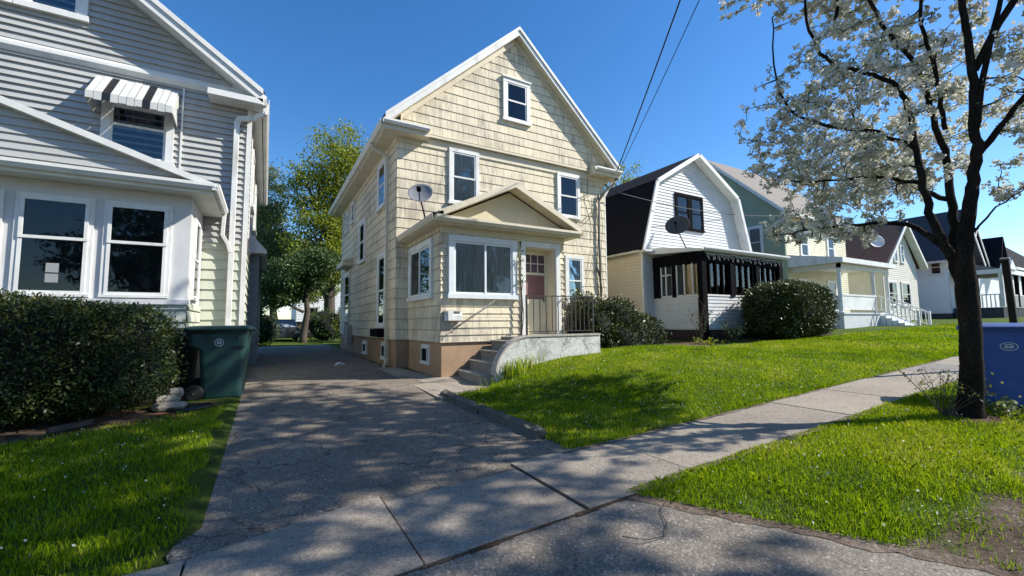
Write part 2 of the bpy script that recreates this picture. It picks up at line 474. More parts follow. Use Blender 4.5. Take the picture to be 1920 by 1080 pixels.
# ------------------------------------------------------------------ ground heights
def clamp(a, lo, hi): return max(lo, min(hi, a))
def sstep(a, b, x):
    t = clamp((x - a) / (b - a), 0, 1); return t * t * (3 - 2 * t)
def street(x):
    if x <= 0: return .01 * max(x, -20)
    if x < 14: return .038 * x
    if x < 46: return .532 + .024 * (x - 14)
    return 1.3
def drive_z(x, y):
    s = street(x) * (1 - clamp((y - 3.5) / 3, 0, 1)) - .02 * (y < 3.45)
    return s + .05 * clamp(y - 3.5, 0, 5.2) + .012 * clamp(y - 8.7, 0, 12)
def lawn_z(x, y):
    s = street(x)
    if y < 2.5: return s - (.045 + .045 * sstep(4.5, 8, x)) * clamp(2.5 - y, 0, 2.2)
    if x < -.3:
        return s + .055 * clamp(y - 3.5, 0, 5.5) + .02
    A = .17 + .30 * sstep(2.8, 5.8, x) - .26 * sstep(7.5, 12, x)
    if x > 14: A = .21 - .02 * sstep(14, 30, x)
    return s + A * sstep(3.3, 7.6, y) + .015 * math.sin(x * 1.3 + y) * sstep(3.6, 5, y)
def ground_z(x, y):
    if 3.5 < y < 30 and -.42 < x < 2.705: return drive_z(x, y) - .03
    if y >= 2.5 and y <= 3.5: return street(x) - .02
    if 2.705 <= x < 3.95 and 6.8 < y < 11: return drive_z(2.6, y) - .02
    if y < 2.5 and x < 2.40 + (2.45 - y) * .60: return street(x) - .045 * clamp(2.5 - y, 0, 2.2) - .02
    z = lawn_z(x, y)
    if y > 20:
        z = z * (1 - sstep(20, 26, y)) + .42 * sstep(20, 26, y)
    return z
def axis_steps(a, b, near0, near1, fine, grow=1.25):
    xs = list(np.arange(near0, near1 + 1e-6, fine)); s = fine
    x = near1
    while x < b: s *= grow; x += s; xs.append(min(x, b))
    s = fine; x = near0
    while x > a: s *= grow; x -= s; xs.insert(0, max(x, a))
    return xs
gx = axis_steps(-120, 420, -6, 22, .17); gy = axis_steps(-60, 400, .0, 12, .17)
# let grid lines run along the driveway and sidewalk edges
def snap(arr, vals):
    for v in vals:
        i = min(range(len(arr)), key=lambda k: abs(arr[k] - v)); arr[i] = v
snap(gx, [-.42, 2.70]); snap(gy, [2.5, 3.5])
V = np.array([(x, y, ground_z(x, y)) for y in gy for x in gx]); nx = len(gx); ny = len(gy)
F = np.array([(j * nx + i, j * nx + i + 1, (j + 1) * nx + i + 1, (j + 1) * nx + i) for j in range(ny - 1) for i in range(nx - 1)])
g = raw_mesh('ground', V, F, M['ground_mix'], smooth=True)
tag(g, 'green turf ground running across the front yards', 'ground', kind='structure')

def sheet(name, outline_fn, x0, x1, y0, y1, st, zf, m, label, off=.004, kind='structure'):
    """grid sheet clipped by outline_fn(x,y)->(x,y) edge warp"""
    xs = np.linspace(x0, x1, max(2, int((x1 - x0) / st) + 1)); ys = np.linspace(y0, y1, max(2, int((y1 - y0) / st) + 1))
    P = []
    for y in ys:
        for x in xs:
            X, Y = outline_fn(x, y) if outline_fn else (x, y)
            P.append((X, Y, zf(X, Y) + off))
    n = len(xs)
    Fq = np.array([(j * n + i, j * n + i + 1, (j + 1) * n + i + 1, (j + 1) * n + i) for j in range(len(ys) - 1) for i in range(n - 1)])
    o = raw_mesh(name, np.array(P), Fq, m, smooth=True)
    return tag(o, label, name.replace('_', ' '), kind=kind)

def wob(v, a=.03): return a * (math.sin(v * 5.1) + .6 * math.sin(v * 11.7 + 1.3) + .4 * math.sin(v * 23.1 + .4))
def dr_edge(x, y):
    if x < -.2: return (x + wob(y, .025) - .25 * sstep(4.2, 3.5, y) * 0 - .02, y)
    if x > 2.4: return (x + wob(y + 4, .015), y)
    return (x, y)
sheet('driveway', dr_edge, -.42, 2.74, 3.15, 21.5, .15, drive_z, M['asphalt'], 'cracked asphalt driveway between the grey house and the cream house', off=.0)
sheet('back_drive', None, -3.5, 2.7, 21.5, 23.5, .5, lambda x, y: drive_z(1, 21.5), M['walk_b'], 'pale concrete strip at the far end of the driveway', off=.0)
# ragged dark seam of soil between sidewalk and asphalt
# sidewalk slabs
sw = MB(); swb = MB(); swc = MB()
x = .83 - 1.2 * 12; i = 0
RS = random.Random(3)
while x < 60:
    w = 1.2 if x < 3 else 1.5
    r = RS.random(); t_ = sw if r < .45 else (swb if r < .8 else swc)
    if -.5 < x < 2.2: t_ = sw
    if 7.2 < x < 10.5: t_ = swb
    g0, g1 = .008, w - .008
    j0 = RS.uniform(-.006, .01); j1 = RS.uniform(-.006, .01)
    y0, y1 = 2.5, 3.5
    if x < 3.0: y0, y1 = 2.45, 3.58
    y1a = 3.27 + .31 * sstep(-.7, .83, x); y1b = 3.27 + .31 * sstep(-.7, .83, x + w)
    if x > 3.0: y1a = y1b = y1
    n = 6
    pts = []
    a, b = x + g0, x + g1
    top = [(a, y0, street(a) + j0), (b, y0, street(b) + j1), (b, y1b, street(b) + j1 + .004), (a, y1a, street(a) + j0 + .004)]
    bot = [(p[0], p[1], p[2] - .12) for p in top]
    t_.hexa(bot, top)
    x += w
sw.build('sidewalk', M['walk'], label='concrete sidewalk slabs crossing the driveway and running up the street', cat='sidewalk', kind='structure')
swb.build('sidewalk', M['walk_b'], label='paler sidewalk slabs along the lawn', cat='sidewalk', kind='structure')
swc.build('sidewalk', M['walk_c'], label='darker sidewalk slabs along the lawn', cat='sidewalk', kind='structure')
def ap_z(x, y): return street(x) - .045 * clamp(2.5 - y, 0, 3)
def ap_edge(x, y):
    if x > 2.8:
        return (2.42 + (2.45 - y) * .58 + wob(y * 2, .03) + (x - 3.0), y)
    return (x, y)
def apron_edge(x, y):
    t = (x + 6) / 9.0
    xr = 2.40 + (2.45 - y) * .60 + wob(y * 1.7, .025)
    return (-6 + t * (xr + 6), y)
sheet('street_apron', apron_edge, -6, 3, -4, 2.44, .2, ap_z, M['apron'], 'grey asphalt apron between the sidewalk and the street', off=.0)
def verge_in(x, y):
    """grass strip between sidewalk and street"""
    e = 1.12 + .06 * math.sin(x * 2.1) + .05 * math.sin(x * 5.3 + 1) - .25 * sstep(3.6, 3.0, x) + .12 * sstep(4, 6, x)
    return y > e - .5 and y < 2.52 and x > 2.46 + (2.45 - y) * .60
def dirt_edge(x, y):
    return (x + (2.36 + (2.45 - y) * .60 - 2.36 if x < 2.5 else 0), y)
def dirt_z(x, y):
    z = lawn_z(x, y) + .004
    return z + .012 * math.sin(x * 7 + y * 3) * math.sin(y * 9 - x * 4) + .008 * math.sin(x * 19) * math.sin(y * 23)
def dirt_out(x, y):
    xl = 2.22 + (2.44 - y) * .60 + wob(y * 1.7, .025) + .04
    t = (x - 2.0) / 28
    top = 1.0 + .08 * math.sin(x * 1.9) + .05 * math.sin(x * 6.7 + 1) + .035 * math.sin(x * 15.1)
    Y = -1.5 + (y + 1.5) / 3 * (top + 1.5)
    return (xl + t * (30 - xl) if t < .999 else 30, Y)
# soil strip in the crack between sidewalk crossing and apron
mb = MB()
px = -2.2
while px < 2.5:
    w = .014 + .008 * math.sin(px * 7) + .008 * math.sin(px * 17); z = ap_z(px, 2.44) + .006; z2 = ap_z(px + .1, 2.44) + .006
    mb.face([(px, 2.44 - w, z), (px + .1, 2.44 - w, z2), (px + .1, 2.444 + w * .4, z2 + .004), (px, 2.444 + w * .4, z + .004)])
    px += .1
mb.build('seam_soil', M['soil'], label='line of soil in the joint below the sidewalk slabs', cat='soil', kind='structure')
mb = MB()
for px in (.83, 2.03):
    z = street(px) + .004
    mb.face([(px - .007, 2.47, z), (px + .007, 2.47, z), (px + .007, 3.56, z + .004), (px - .007, 3.56, z + .004)])
mb.build('joint_soil', M['soil'], label='soil filled joints between the crossing slabs', cat='soil', kind='structure')
# path from driveway to the steps
mb = MB()
def pz(x, y): return drive_z(min(x, 2.6), y) + .03
mb.prism([(x_, y_, pz(2.5, y_) - .2) for x_, y_ in ((2.5, 6.7), (3.2, 6.72), (3.72, 7.0), (3.9, 8.6), (3.15, 8.6), (2.9, 11.0), (2.48, 11.0))], (0, 0, .2))
for i_ in range(7, 14): mb.v[i_] = (mb.v[i_][0], mb.v[i_][1], pz(2.5, mb.v[i_][1]))
mb.build('path', M['walk_b'], label='concrete path slab from the driveway to the front steps', cat='path', kind='structure')
# soil beds
def bed(cx, cy, rx, ry, m, label, name='soil_bed'):
    P = [(cx, cy, ground_z(cx, cy) + .02)]
    n = 40
    for i in range(n):
        a = 2 * math.pi * i / n; k = 1 + .1 * math.sin(3 * a) + .07 * math.sin(7 * a + 1)
        xx = cx + rx * k * math.cos(a); yy = cy + ry * k * math.sin(a); P.append((xx, yy, ground_z(xx, yy) + .008))
    Fb = [(0, 1 + i, 1 + (i + 1) % n) for i in range(n)]
    o = raw_mesh(name, np.array(P), np.array(Fb), m, smooth=True)
    tag(o, label, 'soil', kind='structure')
bed(-2.4, 7.9, 2.0, 1.15, M['soil'], 'bare dark soil under the clipped hedge')
bed(-.95, 7.55, .42, .45, M['mulch'], 'reddish mulch beside the hedge and green cart', 'mulch_bed')
bed(9.6, 8.9, 3.2, .75, M['soil'], 'bare soil under the yews by the stoop')
bed(16.5, 8.6, 3.4, .8, M['soil'], 'bare soil under the rounded yew')
bed(7.42, 1.78, .42, .32, M['soil'], 'bare soil round the flowering tree trunk')

# kerb stones along the right side of the driveway
kerb = thing('driveway_kerb', 'low mossy concrete kerb along the right side of the driveway', 'kerb', (2.66, 5, .15))
ys = [4.05, 4.75, 5.55, 6.35, 7.0]
for a, b in zip(ys[:-1], ys[1:]):
    mb = MB(); xa = 2.66 + .06 * (6.5 - a) * .3; xb = 2.66 + .06 * (6.5 - b) * .3
    mb.hexa([(xa - .08, a + .01, drive_z(2.6, a) - .05), (xa + .07, a + .01, drive_z(2.6, a) - .05), (xb + .07, b - .01, drive_z(2.6, b) - .05), (xb - .08, b - .01, drive_z(2.6, b) - .05)],
            [(xa - .04, a + .01, drive_z(2.6, a) + .085 + RD.uniform(-.02, .02)), (xa + .07, a + .01, drive_z(2.6, a) + .105), (xb + .07, b - .01, drive_z(2.6, b) + .105), (xb - .04, b - .01, drive_z(2.6, b) + .08 + RD.uniform(-.02, .02))])
    ko = mb.build('kerb_stone', M['curb'], kerb)
    sb_ = ko.modifiers.new('sub', 'SUBSURF'); sb_.subdivision_type = 'SIMPLE'; sb_.levels = sb_.render_levels = 4
    tx_ = bpy.data.textures.get('kerb_noise') or bpy.data.textures.new('kerb_noise', 'CLOUDS'); tx_.noise_scale = .09
    dm_ = ko.modifiers.new('wear', 'DISPLACE'); dm_.texture = tx_; dm_.strength = .05; dm_.mid_level = .6

# ------------------------------------------------------------------ wall helpers
def siding(mb, ax, f, out, z0, z1, e, lo, hi, t=.02, zb=None):
    """overlapping courses on a plane; lo(z), hi(z) bounds; ax 'x': plane y=f, 'y': plane x=f"""
    lo = lo if callable(lo) else (lambda z, v=lo: v); hi = hi if callable(hi) else (lambda z, v=hi: v)
    zb = z0 if zb is None else zb
    k0 = math.floor((z0 - zb) / e + 1e-6); z = zb + k0 * e
    def P(u, n, zz): return (u, f + out * n, zz) if ax == 'x' else (f + out * n, u, zz)
    while z < z1 - 1e-4:
        a, b = max(z, z0), min(z + e, z1)
        if b - a > .004:
            la, ha, lb, hb = lo(a), hi(a), lo(b), hi(b)
            if ha - la > .01:
                if hb - lb < .01: m_ = (lb + hb) / 2; lb, hb = m_ - .004, m_ + .004
                ta = t * (1 - (a - z) / e); tb = t * (1 - (b - z) / e) + .001
                mb.face([P(la, ta, a), P(ha, ta, a), P(hb, tb, b), P(lb, tb, b)])
                mb.face([P(la, -.02, a), P(ha, -.02, a), P(ha, ta, a), P(la, ta, a)])
        z += e
    return mb

def window(root, ax, f, out, u0, u1, z0, z1, c=.10, style='v', casing=None, sash=None, fill=None, glass=None, proud=.05, sill=.03, split=.5, fill2=None, name='window', label=None, head=0):
    """window with casing, sashes, curtain and pane; style v: sashes one above the other, h: side by side, 1: single"""
    casing = casing or M['white']; sash = sash or casing; glass = glass or M['glass']
    def bx(mb, a0, a1, n0, n1, b0, b1):
        if ax == 'x': mb.box(a0, a1, f + out * n0, f + out * n1, b0, b1)
        else: mb.box(f + out * n0, f + out * n1, a0, a1, b0, b1)
    w = MB()
    bx(w, u0, u0 + c, 0, proud + .02, z0 + c * .8, z1 - c)
    bx(w, u1 - c, u1, 0, proud + .02, z0 + c * .8, z1 - c)
    bx(w, u0, u1, 0, proud + .024, z1 - c, z1)
    bx(w, u0 - sill, u1 + sill, 0, proud + .05, z0, z0 + c * .8)
    if head: bx(w, u0 - .04, u1 + .04, 0, proud + .06, z1, z1 + head)
    wo = w.build(name, casing, root, label=label)
    a0, a1, b0, b1 = u0 + c, u1 - c, z0 + c * .8, z1 - c
    s = .045 if (a1 - a0) > .5 else .03
    sh = MB()
    if style == 'v':
        zm = b0 + (b1 - b0) * split
        for (q0, q1, n) in ((b0, zm + .02, .036), (zm - .02, b1, .048)):
            bx(sh, a0, a0 + s, .03, n + .012, q0, q1); bx(sh, a1 - s, a1, .03, n + .012, q0, q1)
            bx(sh, a0 + s, a1 - s, .03, n + .011, q0, q0 + s); bx(sh, a0 + s, a1 - s, .03, n + .011, q1 - s, q1)
    elif style == 'h':
        um = a0 + (a1 - a0) * split
        for (q0, q1, n) in ((a0, um + .02, .036), (um - .02, a1, .048)):
            bx(sh, q0, q0 + s, .03, n + .012, b0, b1); bx(sh, q1 - s, q1, .03, n + .012, b0, b1)
            bx(sh, q0 + s, q1 - s, .03, n + .011, b0, b0 + s); bx(sh, q0 + s, q1 - s, .03, n + .011, b1 - s, b1)
    else:
        bx(sh, a0, a0 + s, .03, .05, b0, b1); bx(sh, a1 - s, a1, .03, .05, b0, b1)
        bx(sh, a0 + s, a1 - s, .03, .049, b0, b0 + s); bx(sh, a0 + s, a1 - s, .03, .049, b1 - s, b1)
    sh.build('sash', sash, wo)
    p = MB(); bx(p, a0 + s * .6, a1 - s * .6, .040, .043, b0 + s * .6, b1 - s * .6)
    p.build('pane', glass, wo)
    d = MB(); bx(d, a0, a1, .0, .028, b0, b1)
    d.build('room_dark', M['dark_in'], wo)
    if fill:
        k = MB(); n = 40; zlo = b0 if fill2 != 'top' else (b0 + b1) / 2
        P = lambda u, nn, zz: (u, f + out * nn, zz) if ax == 'x' else (f + out * nn, u, zz)
        for i in range(n):
            ua = a0 + (a1 - a0) * i / n; ub = a0 + (a1 - a0) * (i + 1) / n
            na = .0335 + .003 * math.sin(i * 1.9); nb = .0335 + .003 * math.sin((i + 1) * 1.9)
            if fill2 == 'part' and .42 < i / n < .58: continue
            k.face([P(ua, na, zlo), P(ub, nb, zlo), P(ub, nb, b1), P(ua, na, b1)])
        k.build('curtain', fill, wo)
    return wo

def down_pipe(root, pts, m, r=.035, name='downspout', label=None):
    mb = MB()
    for p, q in zip(pts[:-1], pts[1:]):
        p = Vector(p); q = Vector(q); d = (q - p).normalized() * r * .6
        mb.bar(p - d, q + d, r * 2, r * 1.5, up=(0, 1, 0.01))
    return mb.build(name, m, root, bevel=.008, label=label)

def gutter(root, p, q, outv, m, h=.12, w=.12, name='gutter'):
    """K-style gutter between p and q, trough open to the top"""
    p = Vector(p); q = Vector(q); o = Vector(outv).normalized()
    prof = [(0, 0), (.62 * w, 0), (w, h * .55), (w, h), (w - .012, h), (w - .012, h * .6), (.6 * w, .012), (.012, .012), (.012, h), (0, h)]
    pts = [p + o * a + Vector((0, 0, b)) for a, b in prof]
    mb = MB(); mb.prism(pts, q - p)
    return mb.build(name, m, root)

def slab(mb, a, b, c, d, th):
    """roof slab: four corner points of the underside, thickness th upward"""
    k = [Vector(p) for p in (a, b, c, d)]
    n = (k[1] - k[0]).cross(k[2] - k[0]).normalized()
    if n.z < 0: n = -n
    mb.hexa(k, [p + n * th for p in k])

# ------------------------------------------------------------------ MAIN CREAM HOUSE
H = thing('house', 'cream shingled two storey house with steep front gable and enclosed entry', 'house', (6.45, 10.94, .3))
X0, X1, Y0, Y1 = 2.87, 10.03, 10.94, 20.3
SB = 1.0
# material base row offset: local z of siding start
bz = SB - .3
for nd in M['main_siding'].node_tree.nodes:
    if nd.type == 'MATH' and nd.operation == 'SUBTRACT': nd.inputs[1].default_value = bz
f_ = MB(); f_.box(X0 + .03, X1 - .03, Y0 + .03, Y1, 0.1, SB); f_.build('foundation', M['stucco_side'], H)
wl = MB()
siding(wl, 'x', Y0, -1, SB, 6.52, .265, X0 - .012, X1 + .012, .014)
siding(wl, 'y', X0, -1, SB, 6.52, .265, Y0 - .012, Y1, .014)
siding(wl, 'y', X1, 1, SB, 6.52, .265, Y0 - .012, Y1, .014)
siding(wl, 'x', Y1, 1, SB, 6.52, .265, X0, X1, .014)
wl.box(X0 + .01, X1 - .01, Y0 + .01, Y1 - .01, SB, 6.5)
wl.build('wall', M['main_siding'], H)
RX, RZ, SL = 6.46, 10.22, .925     # ridge underside x, z, slope
Yg = 10.86                         # flared gable wall
gab = MB()
lo = lambda z: RX - (RZ - z) / SL + .12; hi = lambda z: RX + (RZ - z) / SL - .12
siding(gab, 'x', Yg, -1, 6.52, 10.05, .265, lambda z: max(lo(z), X0 + .02), lambda z: min(hi(z), X1 - .02), .014, zb=SB + .265 * 21)
gab.prism([(X0 + .05, Yg + .005, 6.53), (X1 - .05, Yg + .005, 6.53), (X1 - .05, Yg + .005, 6.75), (RX, Yg + .005, 10.1), (X0 + .05, Yg + .005, 6.75)], (0, .3, 0))
gab.build('gable_wall', M['main_siding'], H)
tr = MB()
tr.box(3.5, 9.4, 10.80, 10.88, 6.47, 6.53)          # flare skirt
tr.box(X0, X1, 10.90, 10.935, 6.22, 6.47)             # frieze under belt
tr.box(X0 - .035, X0 - .01, Y0, Y1, 6.2, 6.5)
tr.build('belt_trim', M['main_trim'], H)
# roof
Yf, Yb = 10.60, 20.9
ELx, ERx = 2.46, 10.46
ze = RZ - (RX - ELx) * SL
rf = MB()
slab(rf, (ELx, Yf, ze), (RX, Yf, RZ), (RX, Yb, RZ), (ELx, Yb, ze), .05)
slab(rf, (RX, Yf, RZ), (ERx, Yf, ze), (ERx, Yb, ze), (RX, Yb, RZ), .05)
for v in range(len(rf.v)): rf.v[v] = (rf.v[v][0], rf.v[v][1], rf.v[v][2] + .14)
rf.build('roof', M['roof_grey'], H)
so = MB()
slab(so, (ELx + .02, Yf + .03, ze), (RX, Yf + .03, RZ), (RX, Yb, RZ), (ELx + .02, Yb, ze), .13)
slab(so, (RX, Yf + .03, RZ), (ERx - .02, Yf + .03, ze), (ERx - .02, Yb, ze), (RX, Yb, RZ), .13)
so.build('soffit', M['main_trim'], H)
rk = MB()
for sgn, ex in ((-1, ELx), (1, ERx)):
    a = Vector((ex, Yf - .02, ze - .02)); b = Vector((RX, Yf - .02, RZ - .02)); up = Vector((0, 0, .25))
    rk.hexa([a, b, b + Vector((0, .05, 0)), a + Vector((0, .05, 0))], [a + up, b + up, b + up + Vector((0, .05, 0)), a + up + Vector((0, .05, 0))])
    up2 = Vector((0, 0, .10)); o2 = Vector((0, -.035, .165))
    rk.hexa([a + o2, b + o2, b + o2 + Vector((0, .034, 0)), a + o2 + Vector((0, .034, 0))], [a + o2 + up2, b + o2 + up2, b + o2 + up2 + Vector((0, .034, 0)), a + o2 + up2 + Vector((0, .034, 0))])
rk.build('rake_board', M['white'], H)
fz = MB()  # frieze boards under the rake against the gable wall
for sgn in (-1, 1):
    ex = RX + sgn * 3.55; a = Vector((ex, Yg - .055, RZ - 3.55 * SL - .17)); b = Vector((RX, Yg - .055, RZ - .17)); up = Vector((0, 0, .165))
    fz.hexa([a, b, b + Vector((0, .05, 0)), a + Vector((0, .05, 0))], [a + up, b + up, b + up + Vector((0, .05, 0)), a + up + Vector((0, .05, 0))])
fz.build('rake_frieze', M['main_trim'], H)
for sgn, xa, xb in ((-1, ELx - .02, 3.62), (1, 9.34, ERx + .02)):
    e = MB()
    e.box(xa, xb, Yf - .02, Yg + .08, 6.35, 6.5)
    # little sloping cap roof
    e.hexa([(xa, Yf - .02, 6.5), (xb, Yf - .02, 6.5), (xb, Yg - .02, 6.5), (xa, Yg - .02, 6.5)], [(xa, Yf - .02, 6.6), (xb - .0, Yf - .02, 6.56), (xb, Yg - .02, 6.72), (xa, Yg - .02, 6.72)])
    e.build('eave_return', M['main_trim'], H)
    if sgn < 0: gutter(H, (ELx - .06, Yf - .03, 6.47), (3.6, Yf - .03, 6.47), (0, -1, 0), M['white_old'], .11, .1)
    else: gutter(H, (9.36, Yf - .03, 6.47), (ERx + .06, Yf - .03, 6.47), (0, -1, 0), M['white_old'], .11, .1)
eb = MB()   # boxed side eaves
eb.box(ELx + .01, X0 - .03, Yf + .3, Yb - .05, 6.36, 6.46); eb.build('eave_soffit', M['main_trim'], H)
eb = MB(); eb.box(X1 + .03, ERx - .01, Yf + .3, Yb - .05, 6.36, 6.46); eb.build('eave_soffit', M['main_trim'], H)
gutter(H, (ELx, Yb, 6.44), (ELx, Yf, 6.44), (-1, 0, 0), M['white_old'], .13, .13)
gutter(H, (ERx, Yb, 6.44), (ERx, Yf, 6.44), (1, 0, 0), M['white_old'], .13, .13)
pt = simple('cream pipe paint', (.55, .5, .38), .5, .1, 3)
down_pipe(H, [(2.39, 11.9, 6.44), (2.45, 11.9, 6.3), (2.78, 11.62, 6.02), (2.78, 11.55, .52), (2.74, 11.35, .36), (2.66, 11.2, .33)], pt, .038)
down_pipe(H, [(10.5, 10.9, 6.42), (10.35, 10.95, 6.2), (10.1, 11.0, 5.75), (10.1, 11.02, .6)], M['white_old'], .035)
bl = M['white']
window(H, 'x', Y0, -1, 4.30, 5.22, 4.72, 6.33, .10, 'v', fill=M['curtain'], label='upstairs window left of the entry roof')
window(H, 'x', Y0, -1, 8.01, 8.92, 4.78, 6.27, .10, 'v', fill=M['blind'], fill2='part', label='upstairs window right of the entry roof')
window(H, 'x', Y0, -1, 8.27, 9.02, 1.95, 3.56, .10, 'v', fill=M['blind'], fill2='part', label='ground floor window right of the entry')
window(H, 'x', Yg, -1, 6.00, 6.95, 7.50, 8.86, .12, 'v', fill=M['blind'], fill2='top', label='attic window in the gable', head=.04)
window(H, 'y', X0, -1, 12.0, 13.0, 4.75, 6.20, .12, 'v')
window(H, 'y', X0, -1, 14.85, 15.9, 3.52, 5.03, .12, 'v', fill=M['blind'])
window(H, 'y', X0, -1, 17.0, 17.65, 5.33, 6.2, .10, 'v')
window(H, 'y', X0, -1, 18.3, 18.9, 5.2, 6.1, .10, 'v')
window(H, 'y', X0, -1, 11.85, 12.85, 1.30, 3.44, .12, 'v', fill=M['blind'], fill2='top')
window(H, 'y', X0, -1, 17.7, 19.0, 1.72, 3.5, .12, 'v')
window(H, 'y', X0 + .03, -1, 11.8, 12.5, .42, .92, .07, '1', casing=M['white_old'], glass=M['glass_dark'], name='basement_window', proud=.0)
window(H, 'y', X0 + .03, -1, 14.5, 15.2, .42, .86, .07, '1', casing=M['white_old'], glass=M['glass_dark'], name='basement_window', proud=.0)
mb = MB(); mb.box(2.5, X0, 17.3, 19.0, 3.68, 3.86); mb.hexa([(2.5, 17.25, 3.86), (X0, 17.25, 3.86), (X0, 19.05, 3.86), (2.5, 19.05, 3.86)], [(2.5, 17.25, 3.88), (X0, 17.25, 4.02), (X0, 19.05, 4.02), (2.5, 19.05, 3.88)])
mb.build('window_hood', M['main_trim'], H)
mb = MB(); mb.box(2.62, X0 - .03, 11.9, 12.8, 1.05, 1.28); mb.build('flower_box', M['black_trim'], H, bevel=.02)
mb = MB(); mb.box(2.68, X0, 17.2, 17.6, .7, 1.4); mb.box(2.7, X0, 17.9, 18.2, .9, 1.5); mb.tube([(2.76, 17.4, 1.4), (2.76, 17.4, 3.2)], .025); mb.tube([(2.76, 17.4, .7), (2.7, 17.4, .5), (2.55, 17.3, .4)], .03)
mb.build('meter_box', simple('grey meter box', (.32, .32, .3), .5, .1, 3), H, bevel=.01)
# vestibule
VX0, VX1, VY = 3.20, 6.42, 8.55
vf = MB(); vf.box(VX0 + .02, VX1 - .02, VY + .02, Y0, .1, SB); vf.build('entry_foundation', M['stucco'], H)
va = MB()
DX0, DX1, DZ = 5.19, 6.28, 3.31
siding(va, 'x', VY, -1, SB, 3.56, .155, VX0 - .02, DX0, .022)
siding(va, 'x', VY, -1, SB, 3.56, .155, DX1, VX1 + .02, .022)
siding(va, 'x', VY, -1, DZ, 3.56, .155, DX0, DX1, .022, zb=SB)
va.box(VX0 + .01, DX0, VY + .01, VY + .35, SB, 3.55); va.box(DX1, VX1 - .01, VY + .01, VY + .35, SB, 3.55); va.box(DX0, DX1, VY + .01, VY + .35, DZ, 3.55)
va.build('entry_wall', M['main_siding'], H)
vb = MB()
siding(vb, 'y', VX0, -1, SB, 3.56, .265, VY - .02, Y0, .022)
siding(vb, 'y', VX1, 1, SB, 3.56, .265, VY - .02, Y0, .022)
vb.box(VX0 + .01, VX1 - .01, VY + .36, Y0, SB, 3.55)
vb.build('entry_side_wall', M['main_siding'], H)
# entry roof
er = MB()
er.box(2.96, 6.70, 8.26, Y0 - .03, 3.50, 3.56)
er.box(VX0 - .02, VX1 + .02, VY - .035, VY - .0, 3.36, 3.50)
er.build('entry_soffit', M['main_trim'], H)
gutter(H, (2.96, 8.26, 3.52), (6.70, 8.26, 3.52), (0, -1, 0), M['main_trim'], .12, .1)
gutter(H, (2.96, Y0 - .05, 3.52), (2.96, 8.17, 3.52), (-1, 0, 0), M['main_trim'], .12, .1)
gutter(H, (6.70, 8.17, 3.52), (6.70, Y0 - .05, 3.52), (1, 0, 0), M['main_trim'], .12, .1)
PXm, PZ, PL, PR, PB = 4.87, 4.50, 3.12, 6.66, 3.66
ep = MB(); ep.prism([(PL + .1, 8.52, 3.57), (PR - .1, 8.52, 3.57), (PR - .1, 8.52, 3.66), (PXm, 8.52, PZ - .05), (PL + .1, 8.52, 3.66)], (0, 2.3, 0))
ep.build('pediment', simple('pediment paint', (.62, .55, .37), .7, .06, 2), H)
ers = MB()
slab(ers, (PL - .05, 8.26, PB - .03), (PXm, 8.26, PZ), (PXm, Y0, PZ), (PL - .05, Y0, PB - .03), .06)
slab(ers, (PXm, 8.26, PZ), (PR + .06, 8.26, PB - .03), (PR + .06, Y0, PB - .03), (PXm, Y0, PZ), .06)
ers.hexa([(2.9, 8.2, 3.60), (PL, 8.2, 3.60), (PL, Y0, 3.60), (2.9, Y0, 3.60)], [(2.9, 8.2, 3.62), (PL, 8.2, 3.68), (PL, Y0, 3.72), (2.9, Y0, 3.62)])
for v in range(len(ers.v)): ers.v[v] = (ers.v[v][0], ers.v[v][1], ers.v[v][2] + .06)
ers.build('entry_roof', M['roof_grey'], H)
err = MB()
for a, b in (((PL - .1, PB - .05), (PXm, PZ + .0)), ((PXm, PZ + .0), (PR + .1, PB - .05))):
    A = Vector((a[0], 8.2, a[1])); B = Vector((b[0], 8.2, b[1])); up = Vector((0, 0, .13)); bk = Vector((0, .06, 0)); bk2 = Vector((0, .36, 0))
    err.hexa([A, B, B + bk, A + bk], [A + up, B + up, B + up + bk, A + up + bk])
    lo_ = Vector((0, 0, .0)); err.hexa([A + bk, B + bk, B + bk2, A + bk2], [A + bk + Vector((0, 0, .05)), B + bk + Vector((0, 0, .05)), B + bk2 + Vector((0, 0, .05)), A + bk2 + Vector((0, 0, .05))])
err.build('entry_rake', M['main_trim'], H)
window(H, 'x', VY, -1, 3.35, 5.04, 1.94, 3.31, .12, 'h', casing=simple('blue white paint', (.68, .72, .74), .5, .05, 3), fill=M['curtain'], glass=M['glass_dark'], proud=.06, label='wide curtained window at the front of the entry', split=.52)
window(H, 'y', VX0, -1, 9.0, 10.75, 1.96, 3.31, .13, 'h', fill=M['curtain'], fill2='part', label='side window of the entry', split=.5)
window(H, 'y', VX0 + .02, -1, 9.3, 9.85, .48, .93, .06, '1', casing=M['white_old'], glass=M['glass_dark'], name='basement_window', proud=.0)
# door
dc = MB()
dc.box(DX0 - .02, DX0 + .10, VY - .05, VY + .02, 1.12, DZ + .02); dc.box(DX1 - .10, DX1 + .02, VY - .05, VY + .02, 1.12, DZ + .02); dc.box(DX0 - .02, DX1 + .02, VY - .052, VY + .02, DZ - .10, DZ + .024)
dc.build('door_casing', M['white'], H)
dj = MB()
dj.box(DX0 + .1, DX0 + .13, VY + .0, VY + .31, 1.12, DZ - .1); dj.box(DX1 - .13, DX1 - .1, VY + .0, VY + .31, 1.12, DZ - .1); dj.box(DX0 + .13, DX1 - .13, VY + .0, VY + .31, DZ - .13, DZ - .1); dj.box(DX0 + .1, DX1 - .1, VY + .02, VY + .31, 1.06, 1.12)
dj.build('door_jamb', M['main_trim'], H)
a0, a1 = DX0 + .13, DX1 - .13; yd = VY + .27
dd = MB()
dd.box(a0, a1, yd + .015, yd + .05, 1.13, DZ - .13)
